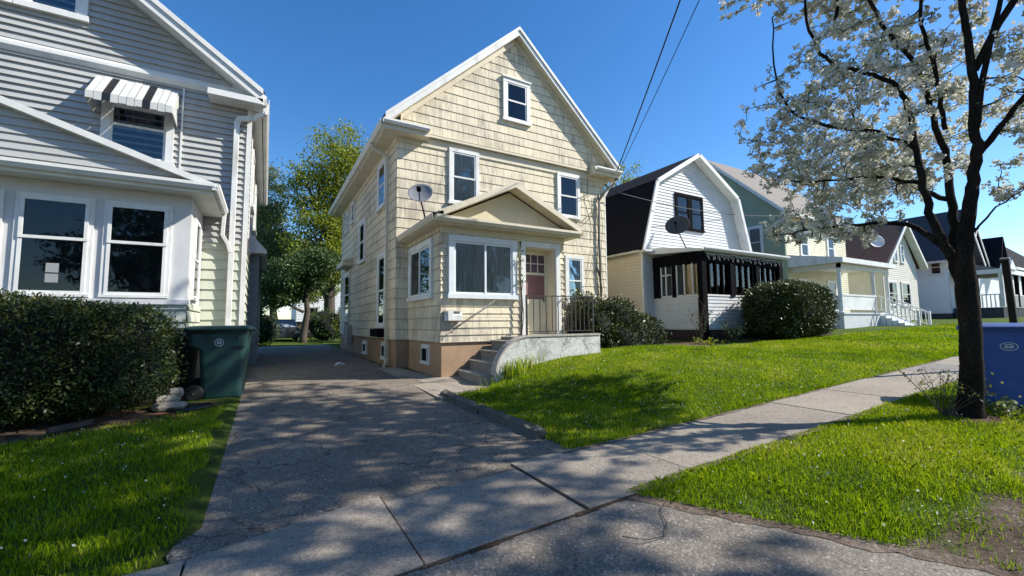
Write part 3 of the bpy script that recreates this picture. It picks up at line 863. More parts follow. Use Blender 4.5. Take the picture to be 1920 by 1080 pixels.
for zz0, zz1 in ((1.13, 1.33), (1.86, 1.98), (2.58, 2.64), (DZ - .23, DZ - .13)): dd.box(a0, a1, yd, yd + .014, zz0, zz1)
for xx in (a0, a1 - .11): dd.box(xx, xx + .11, yd - .002, yd + .013, 1.13, DZ - .13)
door = dd.build('door', simple('pale cream door paint', (.68, .62, .45), .5, .06, 3), H)
xs_ = np.linspace(a0 + .11, a1 - .11, 4)
db = MB()
for xx in xs_[1:3]: db.box(xx - .012, xx + .012, yd - .004, yd + .008, 2.64, DZ - .23)
db.box(a0 + .11, a1 - .11, yd - .003, yd + .007, 2.85, 2.875)
db.build('muntin', M['main_trim'], door)
gp = MB(); gp.box(a0 + .11, a1 - .11, yd + .011, yd + .013, 1.98, 2.58); gp.build('curtain', M['pink'], door)
gp = MB(); gp.box(a0 + .11, a1 - .11, yd + .009, yd + .011, 2.64, DZ - .23); gp.build('pane', M['purple'], door)
gp = MB(); gp.lathe((a1 - .16, yd, 1.95), [(0, -.03), (.03, -.03), (.035, -.02), (.02, 0)], 12, Vector((0, 1, 0))); gp.build('knob', M['galv'], door, smooth=True)
# conduit and cables on the facade
cd = MB(); cd.tube([(9.72, 10.86, 1.3), (9.70, 10.86, 4.2), (9.74, 10.86, 5.6), (9.74, 10.86, 5.75)], .035, 8)
cd.tube([(9.72, 10.85, 5.55), (9.95, 10.82, 5.85), (10.28, 10.72, 6.15), (10.4, 10.65, 6.35)], .045, 8)
cd.build('service_conduit', M['galv'], H, smooth=True)
cw = MB()
def wig(p, q, n, a, r):
    p = Vector(p); q = Vector(q); P = []
    for i in range(n + 1):
        t = i / n; v = p.lerp(q, t); P.append(v + Vector((a * math.sin(t * 9 + p.x * 7), -.01 * abs(math.sin(t * 13)), a * .5 * math.sin(t * 5))))
    return P
cw.tube(wig((9.62, 10.88, 5.7), (9.62, 10.88, 2.2), 16, .05, .01), .009, 5)
cw.tube(wig((9.8, 10.88, 5.5), (9.85, 10.88, 2.0), 16, .06, .01), .007, 5)
cw.tube(wig((9.2, 10.88, 6.3), (9.55, 10.88, 4.2), 12, .07, .01), .008, 5)
cw.tube(wig((9.66, 10.88, 5.3), (8.95, 10.88, 4.7), 8, .02, .01), .008, 5)
cw.tube(wig((9.66, 10.88, 5.2), (8.8, 10.88, 4.4), 8, .02, .01), .006, 5)
cw.tube(wig((9.5, 10.88, 3.9), (9.05, 10.88, 2.5), 8, .02, .01), .006, 5)
cw.tube(wig((9.68, 10.88, 3.2), (9.78, 10.88, 1.2), 10, .06, .01), .02, 5)
cw.build('facade_cable', M['cable'], H, smooth=True)

# satellite dish builder
def dish(name, label, c, aim, rx, foot, m, arm_m):
    r = thing(name, label, 'satellite dish', foot, 'satellite dishes on the houses')
    c = Vector(c); aim = Vector(aim).normalized()
    prof = [(0, 0)] + [(rx * k / 6, (k / 6) ** 2 * rx * .22) for k in range(1, 7)] + [(rx * 1.03, rx * .22), (rx * 1.02, rx * .2)] + [(rx * k / 6, (k / 6) ** 2 * rx * .22 - .012) for k in (6, 4, 2)] + [(0.001, -.012)]
    mb = MB(); mb.lathe(c, prof, 36, aim); mb.build('reflector', m, r, smooth=True)
    a = MB()
    side = aim.cross(Vector((0, 0, 1))).normalized(); dn = aim.cross(side).normalized()
    if dn.z > 0: dn = -dn
    tip = c + aim * rx * 1.15 + dn * rx * .55
    a.tube([c + dn * rx * .9 + aim * .02, tip], .014, 6)
    a.hexa(*[[tip + side * s1 * .05 + dn * s2 * .035 + aim * t for s1, s2 in ((-1, -1), (1, -1), (1, 1), (-1, 1))] for t in (-.06, .06)])
    a.build('feed_arm', arm_m, r)
    b = MB(); bk = c - aim * .06
    b.hexa(*[[bk + side * s1 * .07 + dn * s2 * .09 + aim * t for s1, s2 in ((-1, -1), (1, -1), (1, 1), (-1, 1))] for t in (-.03, .05)])
    f = Vector(foot)
    b.tube([bk, bk - aim * .05 + Vector((0, 0, -.12)), f], .02, 8)
    b.lathe(f, [(0, .0), (.07, .0), (.07, .02), (.0, .02)], 12)
    b.build('mount', arm_m, r)
    return r
dish('satellite_dish', 'grey dish on the entry roof below the upstairs window', (3.27, 10.2, 4.64), (-.35, -.75, .45), .30, (3.5, 10.35, 3.86), M['dish_grey'], M['black_trim'])
# mailbox
mbx = thing('mailbox', 'white wall mailbox under the wide curtained entry window', 'mailbox', (3.5, VY, 1.5))
mb = MB(); mb.box(3.30, 3.42, VY - .16, VY - .03, 1.46, 1.66); mb.prism([(3.26, VY - .03, 1.46), (3.26, VY - .14, 1.46), (3.26, VY - .14, 1.58), (3.26, VY - .03, 1.66)], (.38, 0, 0)); mb.build('box', M['white'], mbx, bevel=.006)
mb = MB(); mb.box(3.255, 3.645, VY - .15, VY - .03, 1.665, 1.68); mb.build('lid', M['white'], mbx)
# added bar in place of the service wire's cast shadow on the entry wall
hr = thing('shadow_bar', 'thin grey bar in place of the slanting wire shadow on the entry wall', 'shadow_bar', (3.4, 8.5, .4))
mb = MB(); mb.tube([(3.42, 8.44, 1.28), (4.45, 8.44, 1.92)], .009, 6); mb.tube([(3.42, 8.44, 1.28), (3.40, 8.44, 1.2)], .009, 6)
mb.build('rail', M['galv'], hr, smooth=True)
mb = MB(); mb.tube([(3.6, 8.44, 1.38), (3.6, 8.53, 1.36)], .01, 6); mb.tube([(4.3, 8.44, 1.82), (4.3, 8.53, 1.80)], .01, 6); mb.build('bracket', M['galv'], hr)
# vine on a thin pole between window and door
vn = thing('climbing_vine', 'leafy dark vine stem between the entry window and the door', 'vine', (5.10, 8.4, 1.12))
mb = MB(); mb.tube(wig((5.12, 8.42, 1.1), (5.10, 8.44, 3.05), 20, .018, .01), [.02 - .0004 * i for i in range(21)], 6); mb.tube(wig((5.14, 8.42, 1.1), (5.13, 8.42, 2.4), 14, .03, .01), .009, 5)
mb.tube(wig((5.10, 8.40, 2.9), (4.90, 8.40, 2.6), 8, .02, .01), .006, 5)
mb.build('stem', M['bark_far'], vn, smooth=True)
P = np.array([(5.10 + NR.normal(0, .05), 8.38 + NR.normal(0, .03), z) for z in list(NR.normal(2.95, .12, 26)) + list(NR.normal(2.35, .1, 22)) + list(NR.uniform(1.3, 3, 10))])
V_, F_, r_ = leaves(P, .06); raw_mesh('leaves', V_, F_, M['pale_leaf'], r_, vn)

# ------------------------------------------------------------------ STOOP
S = thing('front_stoop', 'whitewashed cracked concrete stoop with curved cheek wall and steps', 'stoop', (5.4, 7.9, .4))
SY0, SY1, ST = 7.27, 8.50, 1.10
mb = MB(); mb.box(4.6, 6.42, SY0 + .13, SY1, .1, ST); mb.build('platform', M['step'], S)
ck = MB()   # front face with curved left end
prof = [(3.84, .1), (3.84, .42)]
for i in range(0, 13):
    a = math.pi / 2 * i / 12
    prof.append((4.62 - .78 * math.cos(a) ** 1.0, .40 + .72 * math.sin(a)))
prof += [(6.44, 1.12), (6.44, .1)]
ck.prism([(x, SY0, z) for x, z in prof], (0, .15, 0)); ck.build('cheek_wall', M['stoop'], S)
cp = MB()
pc = prof[1:-1]
for (xa, za), (xb, zb) in zip(pc[:-1], pc[1:]):
    d = Vector((xb - xa, 0, zb - za)); nrm = Vector((-d.z, 0, d.x)).normalized() * .035
    if nrm.z < 0: nrm = -nrm
    a = Vector((xa, SY0 - .02, za)); b = Vector((xb, SY0 - .02, zb)); y = Vector((0, .20, 0))
    cp.hexa([a, b, b + y, a + y], [a + nrm, b + nrm, b + nrm + y, a + nrm + y])
cp.build('coping', concrete_mat('coping concrete', (.42, .38, .33), .2), S)
zz = [.26, .46, .66, .86]; xx = [3.58, 3.84, 4.10, 4.36]
for i in range(4):
    mb = MB(); mb.box(xx[i], 4.62, SY0 + .152, SY1, zz[i] - .2 if i else .05, zz[i] + .125); mb.box(xx[i] - .03, xx[i] + .27, SY0 + .152, SY1, zz[i] + .127, zz[i] + .17)
    mb.build('step', M['step'], S, bevel=.01)
rl = thing('stoop_railing', 'black wrought iron railing round the front edge of the stoop', 'railing', (5.45, 7.35, 1.15))
mb = MB()
zt, zb_ = 1.95, 1.22
mb.bar((4.58, 7.35, zt), (6.32, 7.35, zt + .02), .035, .02); mb.bar((4.62, 7.35, zb_), (5.5, 7.35, zb_), .025, .015); mb.bar((5.56, 7.35, zb_ + .0), (6.3, 7.35, zb_), .025, .015)
mb.bar((6.32, 7.35, zt + .02), (6.32, 8.5, zt + .02), .035, .02); mb.bar((6.32, 7.35, zb_), (6.32, 8.5, zb_), .025, .015)
mb.build('rail', M['metal_black'], rl)
for x in (4.58, 6.32):
    mb = MB(); mb.bar((x, 7.35, 1.12), (x, 7.35, zt + .02), .032); mb.build('post', M['metal_black'], rl)
for k in range(5):
    x = 4.75 + k * .155; mb = MB(); mb.bar((x, 7.35, zb_), (x, 7.35, zt), .014); mb.build('baluster', M['metal_black'], rl)
for k in range(5):
    x = 5.70 + k * .125; mb = MB(); mb.bar((x, 7.35, zb_), (x, 7.35, zt), .014); mb.build('baluster', M['metal_black'], rl)
for k in range(7):
    y = 7.5 + k * .15; mb = MB(); mb.bar((6.32, y, zb_), (6.32, y, zt), .014); mb.build('baluster', M['metal_black'], rl)
mb = MB()   # scroll panel
for sg in (-1, 1):
    mb.bar((5.53 + sg * .055, 7.35, 1.12), (5.53 + sg * .055, 7.35, zt), .014)
    for zc in (1.42, 1.74):
        P = []
        for i in range(22):
            a = i / 21 * 2.6 * math.pi; r = .06 * (1 - i / 30)
            P.append((5.53 + sg * (.0 + r * math.cos(a) * .8), 7.35, zc + sg * .03 + r * math.sin(a) * 1.5))
        mb.tube(P, .008, 5)
mb.build('scroll_panel', M['metal_black'], rl)

# ------------------------------------------------------------------ LEFT GREY HOUSE
G = thing('house', 'grey clapboard house with striped window awning and white sunporch', 'house', (-4.6, 10.5, .3))
GX0, GX1, GY0, GY1 = -8.8, -.45, 10.5, 18.5
ZT = 1.95
w1 = MB()
siding(w1, 'x', GY0, -1, 3.1, 6.22, .128, GX0, GX1, .042)
siding(w1, 'y', GX1, 1, 3.1, 6.22, .128, GY0, GY1, .042)
w1.box(GX0, GX1 - .01, GY0 + .01, GY1, .6, 6.2)
w1.build('upper_wall', M['grey_siding'], G)
w2 = MB()
siding(w2, 'x', GY0, -1, .5, 3.1, .205, GX0, GX1 - .0, .03)
siding(w2, 'y', GX1, 1, .5, 3.1, .205, GY0, GY1, .03)
w2.build('lower_wall', M['sage_siding'], G)
fo = MB(); fo.box(GX0 + .02, GX1 - .02, GY0 + .02, GY1, .0, .5); fo.build('foundation', M['annex_siding'], G)
ga = MB(); GRX, GRZ, GSL = -4.55, 9.2, .715
glo = lambda z: GRX - (GRZ - z) / GSL; ghi = lambda z: GRX + (GRZ - z) / GSL
siding(ga, 'x', GY0 - .06, -1, 6.42, 9.05, .128, lambda z: max(glo(z) + .1, GX0), lambda z: min(ghi(z) - .1, GX1), .042)
ga.prism([(GX0 + .1, GY0 - .05, 6.4), (GX1 - .1, GY0 - .05, 6.4), (GX1 - .1, GY0 - .05, 6.5), (GRX, GY0 - .05, 9.1), (GX0 + .1, GY0 - .05, 6.5)], (0, .3, 0))
ga.build('gable_wall', M['grey_siding'], G)
gt = MB()
gt.prism([(GX0, GY0 - .0, 6.22), (GX0, GY0 - .05, 6.22), (GX0, GY0 - .11, 6.30), (GX0, GY0 - .11, 6.36), (GX0, GY0 - .07, 6.47), (GX0, GY0 - .0, 6.47)], (GX1 - GX0, 0, 0))
gt.box(-1.6, -1.57, GY0 - .05, GY0, 3.8, 6.2)
gt.build('belt_cornice', M['white_old'], G)
GYf, GYb = 10.05, 18.8
gex = GX1 + .25; gez = GRZ - (gex - GRX) * GSL
gr = MB()
slab(gr, (GRX, GYf, GRZ), (gex, GYf, gez), (gex, GYb, gez), (GRX, GYb, GRZ), .05)
slab(gr, (2 * GRX - gex, GYf, gez), (GRX, GYf, GRZ), (GRX, GYb, GRZ), (2 * GRX - gex, GYb, gez), .05)
for v in range(len(gr.v)): gr.v[v] = (gr.v[v][0], gr.v[v][1], gr.v[v][2] + .17)
gr.build('roof', M['roof_grey'], G)
gs = MB()
slab(gs, (GRX, GYf + .03, GRZ), (gex - .02, GYf + .03, gez), (gex - .02, GYb, gez), (GRX, GYb, GRZ), .16)
slab(gs, (2 * GRX - gex, GYf + .03, gez), (GRX, GYf + .03, GRZ), (GRX, GYb, GRZ), (2 * GRX - gex, GYb, gez), .16)
gs.box(GX1 + .03, gex - .02, GYf + .45, GYb - .1, gez - .08, gez - .02)
gs.build('soffit', M['white_old'], G)
gk = MB()
for ex in (gex, 2 * GRX - gex):
    a = Vector((ex, GYf - .02, gez - .03)); b = Vector((GRX, GYf - .02, GRZ - .03)); up = Vector((0, 0, .27)); bk = Vector((0, .05, 0))
    gk.hexa([a, b, b + bk, a + bk], [a + up, b + up, b + up + bk, a + up + bk])
    o2 = Vector((0, -.03, .17)); up2 = Vector((0, 0, .11)); bk = Vector((0, .029, 0))
    gk.hexa([a + o2, b + o2, b + o2 + bk, a + o2 + bk], [a + o2 + up2, b + o2 + up2, b + o2 + up2 + bk, a + o2 + up2 + bk])
gk.build('rake_board', M['white_old'], G)
gq = MB()
gq.box(-1.15, gex, GYf - .02, GY0 - .05, gez - .07, gez + .0)
gq.hexa([(-1.15, GYf - .02, gez), (gex, GYf - .02, gez), (gex, GY0 - .07, gez), (-1.15, GY0 - .07, gez)], [(-1.15, GYf - .02, gez + .05), (gex, GYf - .02, gez + .05), (gex, GY0 - .07, gez + .2), (-1.15, GY0 - .07, gez + .2)])
gq.build('eave_return', M['white_old'], G)
gutter(G, (gex, GYb, gez - .07), (gex, GYf, gez - .07), (1, 0, 0), M['white_old'], .14, .12)
gc = MB(); gc.box(GX1 - .03, GX1 + .055, GY0 - .05, GY0 + .06, .5, 6.2); gc.box(GX1 + .0, GX1 + .055, GY0 + .9, GY0 + 1.0, 3.4, 5.9); gc.box(GX1 + .0, GX1 + .06, GY0 + 2.1, GY0 + 2.2, 3.2, 5.6)
gc.build('corner_board', M['white_old'], G)
down_pipe(G, [(gex + .06, 10.15, gez - .05), (gex + .05, 10.15, gez - .2), (-.35, 10.33, 5.80), (-.62, 10.36, 5.75), (-.66, 10.40, 5.66), (-.66, 10.40, .45)], M['white'], .05)
# awning window
window(G, 'x', GY0, -1, -2.78, -1.70, 4.52, 5.72, .12, 'v', fill=None, glass=M['glass'], proud=.06, label='dark upstairs window under the striped awning', split=.62)
aw = thing('awning', 'black and white striped metal awning over the upstairs window', 'awning', (-2.25, 10.4, 5.7))
n = 11; xa, xb = -2.88, -1.66; pat = ['w', 'w', 'k', 'w', 'w', 'w', 'w', 'k', 'w', 'w', 'w']
for i in range(n):
    u0 = xa + (xb - xa) * i / n + .004; u1 = xa + (xb - xa) * (i + 1) / n - .004
    mb = MB(); zt_, zo = 6.08, 5.55; yo = 9.94; h = .014 if i % 2 else 0
    mb.hexa([(u0, GY0 - .06, zt_ + h), (u1, GY0 - .06, zt_ + h), (u1, yo, zo + h), (u0, yo, zo + h)], [(u0, GY0 - .06, zt_ + .014 + h), (u1, GY0 - .06, zt_ + .014 + h), (u1, yo, zo + .014 + h), (u0, yo, zo + .014 + h)])
    mb.box(u0, u1, yo - .014, yo, zo - .12 - h, zo + .012 + h)
    mb.build('awning_slat', M['awning_w'] if pat[i] == 'w' else M['awning_k'], aw)
for x in (xa, xb):
    mb = MB(); mb.hexa([(x - .008, GY0 - .06, 6.05), (x + .008, GY0 - .06, 6.05), (x + .008, GY0 - .06, 5.35), (x - .008, GY0 - .06, 5.35)], [(x - .008, 9.94, 5.55), (x + .008, 9.94, 5.55), (x + .008, 9.94, 5.42), (x - .008, 9.94, 5.42)])
    mb.build('awning_end', M['awning_w'], aw)
# attic window pair
window(G, 'x', GY0 - .06, -1, -3.95, -3.05, 7.02, 8.3, .13, '1', fill=None, glass=M['glass'], proud=.06, label='attic window at the top edge')
window(G, 'x', GY0 - .06, -1, -4.95, -4.02, 7.02, 8.3, .13, '1', fill=M['curtain'], proud=.06)
mb = MB(); mb.box(-4.8, -4.15, GY0 - .36, GY0 - .1, 7.14, 7.5)
ac = mb.build('air_conditioner', M['white_old'], None, bevel=.015, loc=(-4.45, 10.3, 7.14), label='white air conditioner in the attic window of the grey house', cat='air conditioner')
mb = MB()
for i in range(9): mb.box(-4.76, -4.19, GY0 - .375, GY0 - .362, 7.18 + i * .032, 7.192 + i * .032)
mb.build('grille', M['galv'], ac)
# sunporch
PX0, PX1, PYf = -6.6, -1.16, 8.95
pw = MB()
siding(pw, 'x', PYf, -1, .45, 1.78, .205, PX0, PX1, .03); siding(pw, 'y', PX1, 1, .45, 1.78, .205, PYf - .02, GY0, .03)
pw.box(PX0, PX1 - .01, PYf + .01, GY0, .3, 1.78); pw.build('porch_base', M['sage_siding'], G)
pp = MB()
wins = [(-5.45, -4.5), (-4.32, -3.38), (-3.2, -2.4), (-2.23, -1.44)]
pp.box(PX0, PX1, PYf, PYf + .12, 3.38, 3.62); pp.box(PX0, PX1, PYf, PYf + .12, 1.78, 1.88)
prev = PX0
for a, b in wins + [(PX1, None)]:
    pp.box(prev, a, PYf + .0, PYf + .12, 1.88, 3.38); prev = b
pp.box(PX0, PX1 + .03, PYf - .06, PYf - .0, 1.76, 1.84)
pp.box(PX1 - .1, PX1, PYf + .12, PYf + .35, 1.78, 3.62); pp.box(PX1 - .1, PX1, GY0 - .3, GY0 - .05, 1.78, 3.62); pp.box(PX1 - .1, PX1 - .002, PYf + .35, GY0 - .3, 3.3, 3.62); pp.box(PX1 - .1, PX1 - .002, PYf + .35, GY0 - .3, 1.78, 1.9)
pp.build('porch_wall', simple('porch white metal', (.58, .58, .58), .5, .08, 2.5, .25, 4, dirt=((.45, .44, .42), 2, .58, .8)), G)
for (a, b) in wins:
    w = window(G, 'x', PYf + .0, -1, a - .03, b + .03, 1.86, 3.40, .055, 'v', fill=None, glass=M['glass_dark'], proud=.015, sill=.0, split=.58, name='porch_window')
window(G, 'y', PX1 - .02, 1, PYf + .36, GY0 - .55, 1.86, 3.34, .07, 'v', glass=M['glass_dark'], proud=.02, sill=0, name='porch_window')
mb = MB(); mb.box(-2.86, -2.72, PYf - .047, PYf - .044, 2.07, 2.2); mb.box(-2.86, -2.72, PYf - .047, PYf - .044, 2.22, 2.36)
mb.build('paper_notice', M['paper'], None, loc=(-2.8, PYf - .045, 2.1), label='small paper notices taped inside the sunporch window', cat='notice')
pr_ = MB(); EV = 3.66
pr_.box(PX0, PX1 + .32, PYf - .36, GY0 - .1, EV - .05, EV); pr_.build('porch_soffit', M['white_old'], G)
gutter(G, (PX0, PYf - .36, EV), (PX1 + .35, PYf - .36, EV), (0, -1, 0), M['white_old'], .11, .1)
gutter(G, (PX1 + .32, PYf - .45, EV), (PX1 + .32, GY0 - .05, EV), (1, 0, 0), M['white_old'], .11, .1)
PRX, PRZ = -4.4, 4.92
pslo = (PRZ - EV - .02) / (PX1 + .32 - PRX)
pg = MB()
siding(pg, 'x', PYf - .28, -1, EV + .06, PRZ, .115, lambda z: PRX - (PRZ - z) / pslo + .1, lambda z: PRX + (PRZ - z) / pslo + .02, .025)
pg.prism([(2 * PRX - PX1 - .2, PYf - .27, EV), (PX1 + .2, PYf - .27, EV), (PRX, PYf - .27, PRZ - .04)], (0, .3, 0))
pg.build('porch_gable', M['grey_siding'], G)
pk = MB()
for sg in (-1, 1):
    ex = PRX + sg * (PX1 + .38 - PRX); a = Vector((ex, PYf - .42, EV + .01)); b = Vector((PRX, PYf - .42, PRZ)); up = Vector((0, 0, .1)); bk = Vector((0, .17, 0))
    pk.hexa([a, b, b + bk, a + bk], [a + up, b + up, b + up + bk, a + up + bk])
pk.build('porch_rake', M['white_old'], G)
pf = MB()
for sg in (-1, 1):
    ex = PRX + sg * (PX1 + .36 - PRX)
    slab(pf, (ex, PYf - .34, EV + .06), (PRX, PYf - .34, PRZ + .05), (PRX, GY0 - .02, PRZ + .05), (ex, GY0 - .02, EV + .06), .04)
pf.build('porch_roof', M['roof_grey'], G)
down_pipe(G, [(PX1 + .36, GY0 - .18, EV), (PX1 + .34, GY0 - .16, EV - .42), (-.72, GY0 - .12, EV - .6), (-.68, GY0 - .12, EV - .75)], M['white'], .035)
# annex behind
an = MB(); siding(an, 'x', 13.9, -1, .9, 3.4, .205, GX1, -.2, .025); siding(an, 'y', -.2, 1, .9, 3.4, .205, 13.9, 17.5, .025); an.box(GX1, -.21, 13.91, 17.5, .2, 3.4)
an.build('side_bay', M['annex_siding'], G)
an = MB(); an.hexa([(GX1, 13.6, 3.4), (-.04, 13.6, 3.4), (-.04, 17.7, 3.4), (GX1, 17.7, 3.4)], [(GX1, 13.6, 3.95), (-.04, 13.6, 3.48), (-.04, 17.7, 3.48), (GX1, 17.7, 3.95)]); an.build('bay_roof', M['white_old'], G)
window(G, 'y', GX1, 1, 11.6, 12.5, 4.2, 5.6, .12, 'v', proud=.06)
window(G, 'y', GX1, 1, 14.6, 15.5, 4.2, 5.6, .12, 'v', proud=.06)

# ------------------------------------------------------------------ GAMBREL HOUSE
Q = thing('house', 'white gambrel roofed house with black trimmed front porch', 'house', (15.6, 11.5, .5))
QX0, QX1, QY0, QY1 = 12.42, 18.8, 11.5, 21
AP = (15.6, 8.35); KL = (13.08, 6.86); KR = (18.12, 6.86); BL = (12.22, 4.1); BR = (18.98, 4.1)
def qlo(z):
    if z > KL[1]: return KL[0] + (z - KL[1]) / (AP[1] - KL[1]) * (AP[0] - KL[0])
    if z > 4.1: return BL[0] + (z - 4.1) / (KL[1] - 4.1) * (KL[0] - BL[0])
    return QX0
def qhi(z): return 2 * 15.6 - qlo(z)
qw = MB()
siding(qw, 'x', QY0, -1, .85, 8.2, .125, lambda z: max(qlo(z) + .02, QX0), lambda z: min(qhi(z) - .02, QX1), .028)
qw.prism([(QX0, QY0 + .01, .7), (QX1, QY0 + .01, .7), (QX1, QY0 + .01, 4.2), (KR[0] - .05, QY0 + .01, 6.7), (15.6, QY0 + .01, 8.2), (KL[0] + .05, QY0 + .01, 6.7), (QX0, QY0 + .01, 4.2)], (0, 9, 0))
qw.build('front_wall', M['white_peel'], Q)
qs = MB(); siding(qs, 'y', QX0, -1, .85, 4.2, .125, QY0, QY1, .02); qs.build('side_wall', M['beige_siding'], Q)
qf = MB(); qf.box(QX0 + .03, QX1, QY0 + .03, QY1, .1, .85); qf.build('foundation', M['stucco_side'], Q)
qr = MB(); QF, QB = 11.14, 21.3
outl = [BL, KL, AP, (2 * 15.6 - KL[0], KL[1]), (2 * 15.6 - BL[0], BL[1])]
for a, b in zip(outl[:-1], outl[1:]):
    slab(qr, (a[0], QF, a[1]), (b[0], QF, b[1]), (b[0], QB, b[1]), (a[0], QB, a[1]), .10)
qr.build('roof', M['roof_black'], Q)
qk = MB()
for a, b in zip(outl[:-1], outl[1:]):
    A = Vector((a[0], QF - .04, a[1] - .06)); B = Vector((b[0], QF - .04, b[1] - .06))
    d = (B - A).normalized(); nn = Vector((-d.z, 0, d.x)); 
    if nn.z < 0: nn = -nn
    qk.hexa([A - d * .01, B + d * .01, B + d * .01 + Vector((0, .07, 0)), A - d * .01 + Vector((0, .07, 0))], [p + nn * .16 for p in (A - d * .01, B + d * .01, B + d * .01 + Vector((0, .07, 0)), A - d * .01 + Vector((0, .07, 0)))])
    slab(qk, A + Vector((0, .07, .03)), B + Vector((0, .07, .03)), B + Vector((0, .40, .03)), A + Vector((0, .40, .03)), .02)
qk.build('rake_board', M['white'], Q)
gutter(Q, (12.25, QB, 4.05), (12.25, 11.4, 4.05), (-1, 0, 0), M['white_old'], .1, .1)
mb = MB(); mb.box(QX0 - .03, QX0 + .09, QY0 - .03, QY0 + .06, .85, 4.15); mb.box(12.2, 12.75, 11.2, QY0, 4.02, 4.12); mb.build('corner_board', M['white_old'], Q)
window(Q, 'x', QY0, -1, 14.36, 15.24, 5.16, 6.68, .10, 'v', casing=M['black_trim'], sash=M['black_trim'], fill=M['blind'], label='left sash of the gable window pair')
window(Q, 'x', QY0, -1, 15.26, 16.12, 5.16, 6.68, .10, 'v', casing=M['black_trim'], sash=M['black_trim'], fill=M['blind'], label='right sash of the gable window pair')
# porch
JX0, JX1, JY = 12.98, 17.9, 9.35
jr = MB(); jr.hexa([(12.75, 9.15, 3.80), (18.05, 9.15, 3.80), (18.05, QY0, 3.98), (12.75, QY0, 3.98)], [(12.75, 9.15, 3.88), (18.05, 9.15, 3.88), (18.05, QY0, 4.25), (12.75, QY0, 4.25)]); jr.build('porch_roof', M['white_old'], Q)
gutter(Q, (12.72, 9.15, 3.82), (18.08, 9.15, 3.82), (0, -1, 0), M['white'], .12, .1); 
jb = MB(); siding(jb, 'x', JY, -1, 1.15, 2.28, .125, JX0, JX1, .02); siding(jb, 'y', JX0, -1, 1.15, 2.28, .125, JY, QY0, .02); jb.box(JX0 + .01, JX1, JY + .01, QY0, 1.1, 2.27); jb.build('porch_base', M['white_peel'], Q)
jt = MB()
for x in (JX0 + .02, 14.6, 16.2, JX1 - .1): jt.box(x - .12, x + .12, JY - .06, JY + .14, .8 if x < 13.1 else 2.28, 3.8)
jt.box(JX0, JX1, JY - .04, JY + .06, 3.45, 3.8); jt.box(JX0 - .04, JX0 + .06, JY, QY0, 3.45, 3.85); jt.box(JX0 - .06, JX0 + .06, QY0 - .35, QY0 - .05, 2.28, 3.5); jt.box(JX0 - .06, JX0 + .06, 10.45, 10.6, 2.28, 3.5)
jt.build('porch_post', M['black_trim'], Q)
jg = MB()
jk = MB()
for x in np.arange(JX0 + .4, JX1 - .1, .37): jk.box(x - .025, x + .025, JY + .0, JY + .05, 2.335, 3.45)
jk.build('porch_mullion', M['black_trim'], Q)
for y in (9.75, 10.1, 10.42, 10.62, 10.9, 11.12): jg.box(JX0 - .02, JX0 + .03, y - .02, y + .02, 2.30, 3.45)
jg.box(JX0 - .02, JX0 + .03, 9.5, QY0, 2.28, 2.35); jg.box(JX0, JX1, JY - .03, JY + .05, 2.27, 2.33); jg.box(JX0 - .02, JX0 + .03, 10.6, 11.2, 3.1, 3.14)
jg.build('porch_mullion', M['white_old'], Q)
jp = MB(); jp.box(JX0 + .1, JX1, JY + .06, JY + .065, 2.3, 3.45); jp.build('porch_pane', M['glass'], Q)
jp = MB(); jp.box(JX0 + .06, JX0 + .065, JY + .1, QY0 - .3, 2.3, 3.45); jp.build('porch_pane', M['glass_dark'], Q)
jp = MB(); jp.box(JX0 + .09, JX0 + .10, 9.52, 10.22, 2.32, 3.42); jp.build('roller_blind', M['tan_blind'], Q)
jp = MB()
for i in range(11):
    x = JX0 + 1.4 + i * .33; jp.box(x, x + .2, JY + .09, JY + .10, 2.35, 3.0 + .1 * math.sin(i * 2.3))
jp.build('porch_curtain', M['white_old'], Q)
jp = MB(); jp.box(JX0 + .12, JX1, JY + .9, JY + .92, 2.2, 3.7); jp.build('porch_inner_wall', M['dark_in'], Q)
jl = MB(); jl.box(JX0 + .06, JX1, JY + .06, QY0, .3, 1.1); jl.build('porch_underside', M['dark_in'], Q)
jl = MB()
for k in range(14):
    u = k * .16
    def lp(u_, z_): return (JX0, clamp(JY + u_, JY, QY0), z_)
    jl.bar((JX0 - .01, JY + u, .62), (JX0 - .01, min(JY + u + .45, QY0), 1.08), .02, .03, up=(1, 0, 0)); jl.bar((JX0 - .03, min(JY + u + .45, QY0), .62), (JX0 - .03, JY + u, 1.08), .02, .03, up=(1, 0, 0))
for k in range(26):
    u = k * .18
    jl.bar((JX0 + u, JY, .62), (JX0 + u + .45, JY, 1.08), .02, .03, up=(0, 1, 0)); jl.bar((JX0 + u + .45, JY - .02, .62), (JX0 + u, JY - .02, 1.08), .02, .03, up=(0, 1, 0))
jl.build('lattice', simple('brown lattice', (.10, .07, .05), .8, .2, 5), Q)
# fringe / icicle lights along the porch beam
fr = MB(); x = JX0 + .1
while x < JX1:
    dz = .12 + .10 * abs(math.sin(x * 9)) + .06 * math.sin(x * 23); fr.tube([(x, JY - .12, 3.78), (x + .03, JY - .13, 3.78 - dz)], .007, 4); x += .085
fr.tube([(JX0 + i * .24, JY - .12, 3.77 - .05 * abs(math.sin(i * .9))) for i in range(21)], .008, 4)
lt = fr.build('string_lights', M['white_old'], None, loc=(15.5, JY - .12, 3.7), label='dangling white icicle lights under the black trimmed porch eave', cat='string lights')
dish('satellite_dish', 'large dark grey dish on the roof of the black trimmed porch', (13.75, 10.9, 5.08), (-.72, -.45, .45), .44, (14.15, 10.8, 4.12), M['dish_dark'], M['black_trim'])

